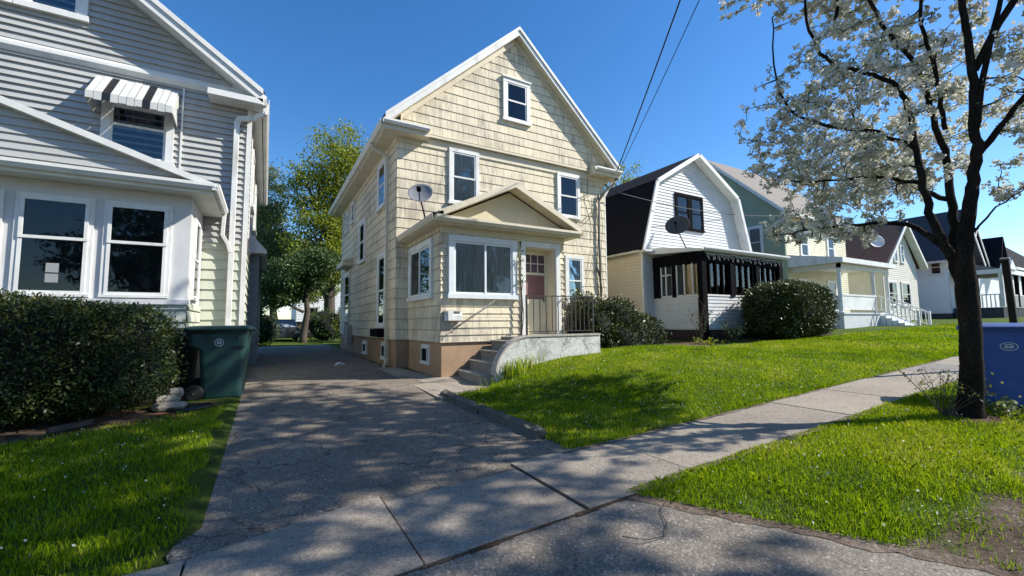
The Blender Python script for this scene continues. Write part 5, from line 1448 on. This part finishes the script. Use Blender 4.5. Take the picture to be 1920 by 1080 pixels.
twig_bush('young_shrub', 'sparse leafless shrub in front of the gambrel porch corner', (12.2, 9.0, .6), 1.6, 9, .5, M['spring_dark'], 60, .07, .014)
twig_bush('young_shrub', 'low shrub with pale leaves beside the rounded yew', (13.4, 8.6, .6), .75, 12, .5, M['pale_leaf'], 160, .09)
twig_bush('young_shrub', 'tiny green seedlings on the soil by the gambrel porch', (11.9, 8.5, .55), .3, 10, .5, M['spring'], 120, .08)
twig_bush('young_shrub', 'thorny low stems sprouting at the foot of the flowering tree', (7.12, 1.95, .2), .62, 16, .55, M['bud'], 220, .035, .006)
twig_bush('young_shrub', 'low leafy sprouts between the tree trunk and the blue cart', (7.8, 1.55, .2), .22, 18, .4, M['pale_leaf'], 200, .05, .004)
def margin(label, path, w, m, zf):
    mb = MB(); pr = None; rs = random.Random(len(path) * 7)
    P = []
    for (a, b) in zip(path[:-1], path[1:]):
        n_ = max(2, int(math.hypot(b[0] - a[0], b[1] - a[1]) / .06))
        for i in range(n_): P.append((a[0] + (b[0] - a[0]) * i / n_, a[1] + (b[1] - a[1]) * i / n_))
    for i, (x, y) in enumerate(P):
        q = P[min(i + 1, len(P) - 1)]; p_ = P[max(i - 1, 0)]; dx, dy = q[0] - p_[0], q[1] - p_[1]; l_ = math.hypot(dx, dy) + 1e-9; nx_, ny_ = -dy / l_, dx / l_
        w1_ = w * (.5 + .5 * abs(math.sin(i * .37) + .6 * math.sin(i * .91 + 1)) + rs.uniform(0, .5)); w2_ = w * (.4 + .4 * abs(math.sin(i * .23 + 2)) + rs.uniform(0, .5))
        cur = [(x - nx_ * w1_, y - ny_ * w1_), (x + nx_ * w2_, y + ny_ * w2_)]
        cur = [(a_, b_, zf(a_, b_) + .003) for a_, b_ in cur]
        if pr: mb.face([pr[0], cur[0], cur[1], pr[1]])
        pr = cur
    mb.build('soil_margin', m, label=label, cat='soil', kind='structure')
margin('ragged strip of dirt between verge grass and asphalt apron', [(2.40, 2.5), (2.62, 2.15), (2.9, 1.7), (3.2, 1.2), (3.5, .7)], .06, M['dirt'], lambda a, b: max(ap_z(a, b), ground_z(a, b)))
margin('ragged strip of dirt along the sidewalk edge of the verge', [(2.5, 2.50), (5, 2.49), (8, 2.49), (13, 2.49)], .045, M['dirt'], lambda a, b: street(a) + .006)
margin('ragged strip of dirt along the sidewalk edge of the front lawn', [(2.6, 3.52), (6, 3.51), (13, 3.51)], .025, M['dirt'], lambda a, b: street(a) + .008)
# tall grass tuft at the cheek wall
def tuft(name, label, c, n, h, spread, m, w=.008):
    P = []; F_2 = []; R_2 = []
    for i in range(n):
        x = c[0] + RD.gauss(0, spread); y = c[1] + RD.gauss(0, spread * .35); z = ground_z(x, y); hh = h * RD.uniform(.5, 1.1); a = RD.uniform(0, 6.28); l = RD.uniform(.1, .5) * hh
        dx, dy = math.cos(a) * l, math.sin(a) * l; b = RD.uniform(0, 6.28); wx, wy = math.cos(b) * w, math.sin(b) * w; k = len(P)
        P += [(x - wx, y - wy, z), (x + wx, y + wy, z), (x + dx * .4 + wx * .7, y + dy * .4 + wy * .7, z + hh * .6), (x + dx * .4 - wx * .7, y + dy * .4 - wy * .7, z + hh * .6), (x + dx, y + dy, z + hh)]
        F_2 += [(k, k + 1, k + 2, k + 3)]; F_2 += [(k + 3, k + 2, k + 4, k + 4)]; R_2 += [RD.random()] * 5
    me = bpy.data.meshes.new(name); me.from_pydata([(p[0] - c[0], p[1] - c[1], p[2] - c[2]) for p in P], [], [f if f[2] != f[3] else f[:3] for f in F_2]); me.materials.append(m)
    a = me.attributes.new('rnd', 'FLOAT', 'POINT'); a.data.foreach_set('value', R_2)
    o = bpy.data.objects.new(name, me); link(o); o.location = c; return tag(o, label, 'weeds', kind='stuff')
tuft('weeds', 'long grass growing against the curved end of the stoop wall', (4.15, 7.12, .4), 260, .3, .28, M['grass'])

# ------------------------------------------------------------------ FLOWERING TREE
T = thing('flowering_tree', 'white flowering street tree with dark trunk beside the blue cart', 'tree', (7.42, 1.80, .2))
limbs = [
 ([(7.42, 1.80, .12), (7.38, 1.78, .35), (7.28, 1.71, .85), (7.23, 1.68, 1.38), (7.18, 1.67, 1.75), (7.14, 1.65, 2.1), (7.12, 1.60, 2.5), (7.13, 1.53, 2.95)], [.25, .185, .155, .148, .150, .125, .102, .09]),
 ([(7.20, 1.68, 1.62), (7.20, 1.74, 2.0), (7.15, 1.83, 2.38), (7.10, 1.90, 2.72), (7.13, 1.96, 3.2), (7.18, 2.02, 3.7), (7.25, 2.08, 4.3), (7.2, 2.2, 4.6), (7.0, 2.5, 4.85), (6.8, 2.75, 5.1), (6.7, 2.9, 5.6), (6.7, 2.9, 6.3), (6.7, 2.7, 7.4)], [.095, .085, .075, .065, .06, .055, .05, .045, .04, .035, .03, .025, .02]),
 ([(7.14, 1.84, 2.3), (7.2, 2.05, 2.55), (7.24, 2.28, 2.68), (7.05, 2.55, 2.70), (6.75, 2.85, 2.69), (6.45, 3.1, 2.64), (6.2, 3.3, 2.6)], [.06, .05, .04, .032, .026, .018, .01]),
 ([(7.19, 1.70, 1.9), (7.35, 1.76, 2.3), (7.45, 1.80, 2.8), (7.55, 1.82, 3.45), (7.60, 1.9, 3.95), (7.66, 1.98, 4.5), (7.7, 2.1, 5.0), (7.6, 2.3, 5.5), (7.55, 2.5, 6.2), (7.5, 2.7, 7.2), (7.3, 2.8, 8.6)], [.085, .08, .07, .06, .055, .05, .045, .04, .035, .03, .02]),
 ([(7.25, 1.75, 3.75), (7.2, 1.75, 4.05), (7.1, 1.75, 4.6), (7.0, 1.8, 5.1), (6.8, 1.7, 6.0), (6.4, 1.6, 7.4)], [.04, .038, .034, .03, .025, .015]),
 ([(7.13, 1.53, 2.95), (7.17, 1.48, 3.35), (7.15, 1.46, 3.7), (7.1, 1.43, 4.3), (7.04, 1.43, 4.75), (6.98, 1.42, 5.2), (7.1, 1.3, 6.6), (7.3, 1.4, 8.4)], [.09, .08, .07, .062, .055, .05, .04, .02]),
 ([(7.17, 1.48, 3.3), (7.5, 1.27, 3.74), (7.75, 1.10, 4.2), (8.2, 1.0, 5.2), (8.8, .9, 6.6)], [.06, .05, .045, .035, .02]),
 ([(7.13, 1.45, 3.6), (7.15, 1.36, 4.2), (7.25, 1.25, 4.8), (7.6, 1.2, 5.8), (8.2, 1.6, 7.6)], [.05, .045, .04, .03, .02]),
 ([(7.15, 1.55, 2.4), (7.05, 1.40, 2.58), (7.25, 1.25, 2.75), (7.5, 1.1, 2.95)], [.02, .015, .011, .007]),
 ([(7.1, 1.43, 4.3), (7.4, .9, 5.4), (7.9, .1, 6.6), (8.4, -1.0, 7.8), (8.8, -2.2, 8.9)], [.06, .055, .045, .035, .02]),
 ([(7.3, 2.8, 5.9), (6.8, 2.4, 7.0), (5.9, 1.4, 8.2), (5.2, .4, 9.2)], [.04, .04, .03, .02]),
 ([(7.45, 1.80, 2.9), (7.9, 2.3, 3.3), (8.4, 2.8, 3.9), (8.9, 3.2, 4.6), (9.3, 3.5, 5.8)], [.05, .045, .038, .03, .02]),
 ([(7.18, 2.0, 3.6), (7.2, 2.4, 3.95), (7.0, 2.9, 4.25), (6.9, 3.3, 4.6), (6.9, 3.5, 5.2), (7.1, 3.6, 6.4)], [.045, .04, .034, .028, .022, .014]),
 ([(7.12, 1.95, 3.1), (7.35, 2.4, 3.35), (7.45, 2.9, 3.5), (7.35, 3.4, 3.6), (7.2, 3.9, 3.75)], [.04, .034, .028, .02, .012]),
]
nodes = []; nrad = []
wood = MB()
for P, Rr in limbs:
    Rr = [q * .66 for q in Rr]
    # smooth by Catmull-Rom sampling
    Pv = [Vector(p) for p in P]; out = []; ro = []
    for i in range(len(Pv) - 1):
        p0 = Pv[max(i - 1, 0)]; p1 = Pv[i]; p2 = Pv[i + 1]; p3 = Pv[min(i + 2, len(Pv) - 1)]
        for k in range(4):
            t = k / 4
            v = .5 * ((2 * p1) + (-p0 + p2) * t + (2 * p0 - 5 * p1 + 4 * p2 - p3) * t * t + (-p0 + 3 * p1 - 3 * p2 + p3) * t ** 3)
            j = .011 if Rr[i] < .06 else .003
            out.append(v + Vector((RD.gauss(0, j), RD.gauss(0, j), RD.gauss(0, j)))); ro.append(Rr[i] * (1 - t) + Rr[i + 1] * t)
    out.append(Pv[-1]); ro.append(Rr[-1])
    wood.tube(out, ro, 12 if Rr[0] > .08 else 7)
    for v, r in zip(out, ro):
        if v.z > 2.2: nodes.append(v[:]); nrad.append(r)
nodes = np.array(nodes); nrad = np.array(nrad)
# attraction targets through the crown volume
def ell_pts(c, r, n, shell=.25):
    q = NR.normal(size=(n, 3)); q /= np.linalg.norm(q, axis=1)[:, None]
    return np.array(c) + q * (NR.uniform(shell, 1, n) ** .5)[:, None] * np.array(r)
tg = np.concatenate([ell_pts((7.55, 2.75, 4.3), (1.8, 1.5, 1.4), 560), ell_pts((6.75, 2.9, 2.75), (.85, .8, .32), 85), ell_pts((7.9, 1.8, 7.0), (2.3, 2.2, 1.5), 460),
                     ell_pts((7.8, 1.0, 8.7), (4.1, 4.7, 1.9), 1250), ell_pts((7.6, 1.2, 3.2), (.55, .35, .5), 26), ell_pts((7.75, 1.0, 4.3), (.8, .4, 1.1), 90), ell_pts((6.2, .6, 8.7), (2.5, 2.6, 1.4), 520), ell_pts((9.7, -2.0, 8.8), (2.6, 2.4, 1.5), 460), ell_pts((8.7, 3.2, 4.2), (1.3, .9, 1.0), 110), ell_pts((8.7, 2.6, 4.7), (1.3, 1.2, 1.1), 170), ell_pts((7.2, 2.9, 3.45), (1.1, .8, .55), 110)])
tg = tg[(tg[:, 2] > 2.42) & ((tg[:, 1] > .62) | (tg[:, 2] > 5))]
twigs = MB(); fl = []; 
dist0 = np.array([np.min(np.linalg.norm(nodes - t, axis=1)) for t in tg])
for ti in np.argsort(dist0):
    t = tg[ti]
    dv = nodes - t; dd_ = np.linalg.norm(dv, axis=1) + .35 * np.maximum(0, nodes[:, 2] - t[2])
    k = int(np.argmin(dd_)); s = Vector(nodes[k]); e = Vector(t); Ln = (e - s).length
    if Ln < .08 or Ln > 3.2: continue
    r0 = min(nrad[k] * .65, .006 + .010 * Ln); m_ = max(3, int(Ln / .11)); P = []; ro = []
    mid = s.lerp(e, .45) + Vector((RD.gauss(0, .08), RD.gauss(0, .08), -.06 + RD.gauss(0, .06))) * Ln
    for i in range(m_ + 1):
        q = i / m_; v = s * (1 - q) ** 2 + mid * 2 * q * (1 - q) + e * q * q
        if 0 < i < m_: v = v + Vector((RD.gauss(0, .009), RD.gauss(0, .009), RD.gauss(0, .009)))
        P.append(v); ro.append(max(.0048, 1.7 * r0 * (1 - .75 * q)))
    twigs.tube(P, ro, 5 if r0 > .008 else 4, cap=False)
    nodes = np.concatenate([nodes, np.array([p[:] for p in P[1:]])]); nrad = np.concatenate([nrad, np.array(ro[1:])])
    for i, v in enumerate(P):
        if i / m_ > .18: fl.append(v)
wood.build('trunk', M['bark_rough'], T, smooth=True)
twigs.build('branches', M['bark'], T, smooth=True)
fl = np.array([v[:] for v in fl])
# blossom clusters on short spurs
cl = np.repeat(fl, 2, axis=0) + NR.normal(0, .038, (len(fl) * 2, 3))
cl = cl[NR.uniform(0, 1, len(cl)) < (np.where(cl[:, 2] > 5.6, .95, .60))]
pet = np.repeat(cl, 13, axis=0) + NR.normal(0, .021, (len(cl) * 13, 3))
v, f, q = leaves(pet, np.where(pet[:, 2] > 5.8, .052, .040), .85, .3, np.clip(np.repeat(NR.uniform(.15, 1, len(cl)), 13) + NR.normal(0, .15, len(pet)), 0, 1), cup=.25)
raw_mesh('blossoms', v, f, M['blossom'], q, T)
lf = np.repeat(fl[NR.uniform(0, 1, len(fl)) < .5], 2, axis=0); lf = lf + NR.normal(0, .04, lf.shape)
v, f, q = leaves(lf, .038, .55, .2); raw_mesh('leaves', v, f, M['bud'], q, T)
print('blossoms', len(pet), 'twigs', len(twigs.f))

# ------------------------------------------------------------------ BACKGROUND TREES
def far_tree(label, base, h, trunk_r, blobs, m, n, size, name='tree', group='trees behind the houses', lean=(0, 0), th=None):
    t = thing(name, label, 'tree', base, group)
    rs = random.Random(int(base[0] * 13 + base[1])); b = Vector(base); th = th or h * .55
    mb = MB(); top = b + Vector((lean[0], lean[1], th))
    mid = b.lerp(top, .5) + Vector((rs.uniform(-.2, .2), 0, 0))
    mb.tube([b - Vector((0, 0, .3)), b + Vector((0, 0, .3)), mid, top], [trunk_r * 1.4, trunk_r, trunk_r * .8, trunk_r * .5], 9)
    Ps = []
    for c, r in blobs:
        cc = Vector(c); st_ = b.lerp(top, clamp((cc.z - b.z) / th * .6, .25, 1))
        mb.tube([st_, st_.lerp(cc, .55) + Vector((0, 0, -.2)), cc], [trunk_r * .45, trunk_r * .3, trunk_r * .12], 6)
        for _ in range(9):
            q = Vector((rs.gauss(0, 1), rs.gauss(0, 1), rs.gauss(0, .9))).normalized(); e = cc + Vector((q.x * r[0], q.y * r[1], q.z * r[2])) * .9
            mb.tube([cc.lerp(st_, .3), cc.lerp(e, .5) + Vector((0, 0, .1)), e], [trunk_r * .16, trunk_r * .1, trunk_r * .04], 4, cap=False)
        vol = r[0] * r[1] * r[2]
        k = int(n * vol ** .66 / sum((q_[0] * q_[1] * q_[2]) ** .66 for _, q_ in blobs))
        # sub clumps so that sky shows between them
        ns_ = max(8, int(k / 90)); qc = NR.normal(size=(ns_, 3)); qc /= np.linalg.norm(qc, axis=1)[:, None]
        cc_ = np.array(c) + qc * (NR.uniform(.1, 1, ns_) ** .45)[:, None] * np.array(r)
        idx = NR.randint(0, ns_, k); sg = .20 * min(r)
        Ps.append(cc_[idx] + NR.normal(0, 1, (k, 3)) * sg * np.array([1, 1, .75]))
    mb.build('trunk', M['bark_far'], t, smooth=True)
    P = np.concatenate(Ps); clump = np.sin(P[:, 0] * 2.1) * np.sin(P[:, 1] * 2.3 + 1) * np.sin(P[:, 2] * 2.2)
    v, f, q = leaves(P, size, .6, .2, np.clip(.5 + .3 * clump + NR.normal(0, .2, len(P)), 0, 1))
    raw_mesh('crown', v, f, m, q, t)
    return t
far_tree('tall tree with yellow green spring leaves behind the cream house eave', (3.6, 30, .4), 15, .38,
    [((3.9, 30, 12.6), (1.9, 1.8, 2.3)), ((2.2, 30, 10.2), (1.5, 1.6, 2.0)), ((4.6, 30.5, 9.2), (2.0, 2, 2.4)), ((2.6, 29.5, 7.0), (2.1, 1.8, 1.7)), ((4.2, 30, 5.6), (1.8, 1.8, 1.5)), ((5.6, 30, 11), (1.8, 1.8, 2.4)), ((2.2, 30.5, 5.0), (1.6, 1.6, 1.2))], M['spring'], 42000, .15)
far_tree('pale green tree beside the grey house at the end of the drive', (-.5, 33, .4), 12, .28,
    [((-.2, 33, 10.3), (1.3, 1.6, 2.2)), ((-.6, 33, 7.6), (1.7, 1.6, 2.0)), ((.9, 33.4, 6.0), (1.5, 1.6, 1.8)), ((-.4, 33, 4.6), (1.6, 1.6, 1.6)), ((1.5, 33, 4.0), (1.2, 1.2, 1.2))], M['pale_leaf'], 30000, .14)
far_tree('dark leafy tree in the shade beyond the driveway', (1.9, 27.5, .4), 6.5, .2,
    [((1.6, 27.5, 4.2), (1.6, 1.4, 1.2)), ((.4, 27.7, 3.3), (1.2, 1.2, 1.1)), ((2.6, 27.5, 5.2), (1.2, 1.2, 1.0))], M['spring_dark'], 20000, .13)
far_tree('thin leafed tree top above the black gambrel roof', (27.5, 27, 1), 14, .3,
    [((26.2, 27, 13.6), (2.6, 2.4, 2.0)), ((29, 28, 12.6), (2.4, 2.4, 1.8)), ((26.5, 27, 10), (2.6, 2.6, 2.4))], M['spring'], 6000, .17)
far_tree('broad tree mass far behind the driveway trees', (-3.5, 46, .4), 13, .35,
    [((-3, 46, 8), (3.2, 2.5, 3)), ((1.5, 47, 6.5), (2.6, 2.5, 2.4)), ((-6.5, 46, 7), (3, 2.5, 3)), ((8, 50, 9), (3.5, 2.5, 3))], M['spring_dark'], 16000, .30)
far_tree('lower yellowish tree filling the back of the drive', (.6, 36, .4), 9, .3,
    [((-.4, 36, 8.2), (1.5, 1.6, 2.0)), ((1.9, 36.3, 6.6), (2.0, 1.6, 1.7)), ((-.3, 36, 5.6), (2.0, 1.6, 1.7)), ((3.2, 36, 4.2), (1.8, 1.4, 1.2))], M['spring'], 26000, .16)
for lb, (x, y), hh, rr, mm in (('tall dark shrub against the side bay at the drive end', (-.75, 24.3), 2.4, .8, 'spring_dark'), ('dark shrub beside the tree trunk at the drive end', (3.2, 28.6), 1.9, 1.2, 'spring_dark'), ('dark low bush at the far left end of the driveway', (-.3, 25.4), 1.5, 1.0, 'spring_dark'), ('green bush beside the big trunk beyond the driveway', (4.4, 26, ), 1.7, 1.1, 'spring')):
    bush('garden_bush', lb, 'bush', [((x, y, .4 + hh * .5), (rr, rr * .8, hh * .55), 2.1, .2)], 2600, .13, M[mm], .75, .4, .2, loc=(x, y, .4), group='bushes beyond the driveway')
# low far hedge line so that the yard ends
fence = thing('fence', 'low dark board fence behind the back yard bushes', 'fence', (0, 37, .4))
mb = MB()
for i in range(60): mb.box(-14 + i * .5, -13.53 + i * .5, 37, 37.04, .3, 1.7 + .04 * math.sin(i * 3.3))
mb.build('boards', M['bark_far'], fence)
mb = MB(); [mb.box(-14 + i * 2.5, -13.9 + i * 2.5, 37.04, 37.14, .3, 1.75) for i in range(12)]; mb.build('post', M['bark_far'], fence)

# ------------------------------------------------------------------ GRASS
def in_left(x, y):
    e = -.47 + wob(y, .03) + .04 * math.sin(y * 9)
    if x > e or x < -6.2: return False
    yb = 3.29 + wob(x, .02) + .1 * sstep(-.9, -.4, x)
    yt = 7.15 - .5 * sstep(-1.2, -2.4, x) - .5 * sstep(-2.2, -4, x)
    if x > -1.0: yt = 7.5
    return yb < y < yt + wob(x, .05)
def in_front(x, y):
    if y < 3.53 + wob(x, .02): return False
    if x < 2.71 + (6.5 - y) * .018 - .05 * sstep(4.2, 3.9, y) + wob(y, .02): return False
    if y > 6.66 and x < 3.35 + (y - 6.66) * 1.1: return False
    if y > 7.22 and x < 6.5: return False
    if 6.5 <= x < 12.6 and y > 8.05 + .08 * math.sin(x * 3): return False
    if 12.6 <= x and y > 7.7 + .1 * math.sin(x * 2): return False
    return True
def grass(name, label, x0, x1, y0, y1, dens, h, w, inside, seed, lush=1.0):
    rs = np.random.RandomState(seed); n = int((x1 - x0) * (y1 - y0) * dens)
    X = rs.uniform(x0, x1, n); Y = rs.uniform(y0, y1, n)
    ok = np.array([inside(a, b) for a, b in zip(X, Y)]); X = X[ok]; Y = Y[ok]
    bare = np.sin(X * 1.9 + 3 * np.sin(Y * .9)) * np.sin(Y * 2.3 + 2 * np.sin(X * 1.1)) > .86
    ok2 = ~bare | (rs.uniform(0, 1, len(X)) < .45); X = X[ok2]; Y = Y[ok2]
    cl_ = .5 + .5 * np.sin(X * 3.1 + np.sin(Y * 2.3) * 2) * np.sin(Y * 3.7 + np.sin(X * 1.7) * 2)
    keep = rs.uniform(0, 1, len(X)) < (.62 + .38 * cl_); X = X[keep]; Y = Y[keep]; cl_ = cl_[keep]; n = len(X)
    Z = np.array([ground_z(a, b) for a, b in zip(X, Y)]) - .004
    a = rs.uniform(0, 6.283, n); ln = rs.uniform(.15, 1.0, n); hh = h * rs.uniform(.45, 1.15, n) * (.75 + .5 * cl_)
    dx = np.cos(a) * ln * hh * .8; dy = np.sin(a) * ln * hh * .8; b = rs.uniform(0, 6.283, n); wx = np.cos(b) * w * .5; wy = np.sin(b) * w * .5
    V = np.stack([np.stack([X - wx, Y - wy, Z], 1), np.stack([X + wx, Y + wy, Z], 1),
                  np.stack([X + dx * .35 + wx * .8, Y + dy * .35 + wy * .8, Z + hh * .6], 1), np.stack([X + dx, Y + dy, Z + hh * (1 - .25 * ln)], 1), np.stack([X + dx * .35 - wx * .8, Y + dy * .35 - wy * .8, Z + hh * .6], 1)], 1).reshape(-1, 3)
    F = np.arange(5 * n).reshape(n, 5)
    rn = np.clip(.42 + .26 * (cl_ - .5) + rs.normal(0, .2, n) + .13 * np.sin(X * .9 + Y * 1.3) + .10 * np.sin(X * 2.7 - Y * 1.9) * np.sin(Y * 3.1), 0, 1)
    o = raw_mesh(name, V, F, M['grass'], np.repeat(rn, 5))
    return tag(o, label, 'grass', kind='stuff')
grass('grass', 'green lawn blades left of the driveway below the hedge', -6.2, -.3, 3.2, 8.0, 4200, .062, .0055, in_left, 1)
grass('grass', 'green lawn blades on the near part of the front lawn', 2.7, 7.5, 3.5, 8.2, 4000, .058, .006, in_front, 2)
grass('grass', 'green lawn blades on the farther part of the front lawn', 7.5, 15, 3.5, 8.3, 2200, .06, .009, in_front, 3)
grass('grass', 'sunlit lawn blades in front of the farther houses', 15, 30, 3.5, 9.5, 500, .07, .02, in_front, 4)
def in_verge(x, y):
    if not verge_in(x, y): return False
    if (x - 7.42) ** 2 + (y - 1.8) ** 2 < .07: return False
    # worn, thinning edge toward the street
    e = y - (.92 + .06 * math.sin(x * 2.1)); 
    return RDV.random() < clamp(.30 + e * 1.6 + .5 * math.sin(x * 6) * math.sin(y * 11) * (e < .4), 0.04, 1)
RDV = random.Random(9)
grass('grass', 'grass blades on the verge between sidewalk and street', 2.4, 12.5, .6, 2.53, 6200, .06, .0055, in_verge, 5)
# fallen petals and grit
def scatter(name, label, x0, x1, y0, y1, n, size, m, inside, seed, dz=.03):
    rs = np.random.RandomState(seed); X = rs.uniform(x0, x1, n); Y = rs.uniform(y0, y1, n)
    ok = np.array([inside(a, b) for a, b in zip(X, Y)]); X = X[ok]; Y = Y[ok]
    Z = np.array([ground_z(a, b) for a, b in zip(X, Y)]) + dz
    v, f, q = leaves(np.stack([X, Y, Z], 1), size, .8, 0); raw = raw_mesh(name, v, f, m, q); return tag(raw, label, 'petals', kind='stuff')
scatter('fallen_petals', 'white petals scattered over lawn and verge', 2.6, 12, 1.2, 8, 1500, .020, M['blossom'], lambda a, b: in_front(a, b) or verge_in(a, b), 21, .045)
scatter('fallen_petals', 'white petals scattered over the left lawn', -5, -.4, 3.6, 7, 260, .018, M['blossom'], in_left, 22, .045)
scatter('fallen_petals', 'white petals and grit on the bare dirt', 2.8, 9, .2, 1.3, 700, .014, M['blossom'], lambda a, b: a > 2.5 + (2.45 - b) * .62, 23, .02)
# crumbs and twigs on the paving
def litter(name, label, x0, x1, y0, y1, n, size, m, seed, zf):
    rs = np.random.RandomState(seed); X = rs.uniform(x0, x1, n); Y = rs.uniform(y0, y1, n); Z = np.array([zf(a, b) for a, b in zip(X, Y)]) + .008
    v, f, q = leaves(np.stack([X, Y, Z], 1), size, .5, 0); v[:, 2] = np.repeat(Z, 4) + (v[:, 2] - np.repeat(Z, 4)) * .3
    return tag(raw_mesh(name, v, f, m, q), label, 'litter', kind='stuff')
litter('leaf_litter', 'small dry leaf bits on the driveway', -.4, 2.6, 3.6, 9, 260, .02, M['bud'], 31, drive_z)
litter('leaf_litter', 'small dry leaf bits on sidewalk and apron', -1.5, 2.6, .8, 3.5, 160, .014, M['bud'], 32, lambda a, b: ap_z(a, b) if b < 2.44 else street(a))
mb = MB(); mb.tube([(1.95, 2.05, .08), (2.05, 1.95, .075), (2.2, 1.93, .07), (2.32, 2.02, .08), (2.42, 2.16, .085), (2.5, 2.2, .1)], .0026, 5)
mb.build('fallen_twig', M['bark'], None, loc=(2.2, 2.05, .07), label='crooked dark twig lying on the apron near the grass tip', cat='twig')
mb = MB(); mb.tube([(1.42, 10.7, .47), (1.5, 10.75, .50), (1.58, 10.86, .49), (1.66, 10.85, .46)], [.015, .03, .025, .012], 7)
mb.build('litter_scrap', M['white_old'], None, loc=(1.5, 10.8, .45), label='small crumpled pale scrap lying on the shaded driveway', cat='litter')

sheet('street', None, -60, 90, -13, -4.0, 3, lambda x, y: street(x) - .12, M['apron'], 'asphalt street behind the viewpoint', off=.0)
far_house('plain tan house across the street mirrored in the panes', -9, -1, -32, -24, 0, 6.2, 9.8, M['beige_siding'], M['roof_grey'])
far_house('plain grey house across the street mirrored in the panes', 8, 16, -32, -24, 0, 6.2, 9.8, M['annex_siding'], M['roof_grey'])
for lb, x, y, h_, mm in (('tall street tree across the road opposite the grey house', -6, -15, 11, 'spring_dark'), ('street tree across the road opposite the cream house', 3, -16, 10, 'spring_dark'), ('street tree across the road opposite the gambrel house', 12, -15, 11, 'spring_dark')):
    far_tree(lb, (x, y, -.1), h_, .3, [((x, y, h_ * .75), (2.6, 2.4, 2.4)), ((x - 2, y, h_ * .5), (2.4, 2.2, 1.8)), ((x + 2, y, h_ * .55), (2.4, 2.2, 2.0))], M[mm], 9000, .26, group='trees across the street')

# ------------------------------------------------------------------ SKY, SUN, CAMERA
sun_dir = Vector((1.0, -.52, .91)).normalized()
elev = math.asin(sun_dir.z); az = math.atan2(sun_dir.x, sun_dir.y)
w = bpy.data.worlds.new('World'); SC.world = w; w.use_nodes = True
t = w.node_tree; t.nodes.clear()
sk = t.nodes.new('ShaderNodeTexSky'); sk.sky_type = 'NISHITA'; sk.sun_disc = False
sk.sun_elevation = elev; sk.sun_rotation = az; sk.air_density = 1.0; sk.dust_density = .25; sk.ozone_density = 3.0; sk.altitude = 100
bg = t.nodes.new('ShaderNodeBackground'); bg.inputs['Strength'].default_value = .128
o = t.nodes.new('ShaderNodeOutputWorld'); hs = t.nodes.new('ShaderNodeHueSaturation'); hs.inputs['Saturation'].default_value = 1.29; hs.inputs['Hue'].default_value = .503
L(t, sk.outputs[0], hs.inputs['Color']); L(t, hs.outputs[0], bg.inputs['Color']); L(t, bg.outputs[0], o.inputs['Surface'])
ld = bpy.data.lights.new('sun', 'SUN'); ld.energy = 5.0; ld.angle = rad(.55); ld.color = (1.0, .95, .86)
lo_ = bpy.data.objects.new('sun', ld); link(lo_); lo_.location = (20, -10, 30)
lo_.rotation_euler = sun_dir.to_track_quat('Z', 'Y').to_euler()

f, h, p, ro = 799, rad(30.0), rad(4.7), rad(.55)
f0 = Vector((math.sin(h), math.cos(h), 0)); r0 = Vector((math.cos(h), -math.sin(h), 0)); zz_ = Vector((0, 0, 1))
wv = f0 * math.cos(p) + zz_ * math.sin(p); u0 = f0 * -math.sin(p) + zz_ * math.cos(p)
rv = r0 * math.cos(ro) - u0 * math.sin(ro); uv = r0 * math.sin(ro) + u0 * math.cos(ro)
cd_ = bpy.data.cameras.new('camera'); cam = bpy.data.objects.new('camera', cd_); link(cam)
cd_.sensor_width = 36; cd_.lens = f / 1920 * 36; cd_.clip_start = .05; cd_.clip_end = 2000
mt = Matrix((rv, uv, -wv)).transposed().to_4x4(); mt.translation = Vector((0, 0, 1.4)); cam.matrix_world = mt
SC.camera = cam
SC.view_settings.view_transform = 'Standard'; SC.view_settings.look = 'None'; SC.view_settings.exposure = .66; SC.view_settings.gamma = 1
SC.render.engine = 'CYCLES'
SC.cycles.max_bounces = 8; SC.cycles.transparent_max_bounces = 16; SC.cycles.use_denoising = True
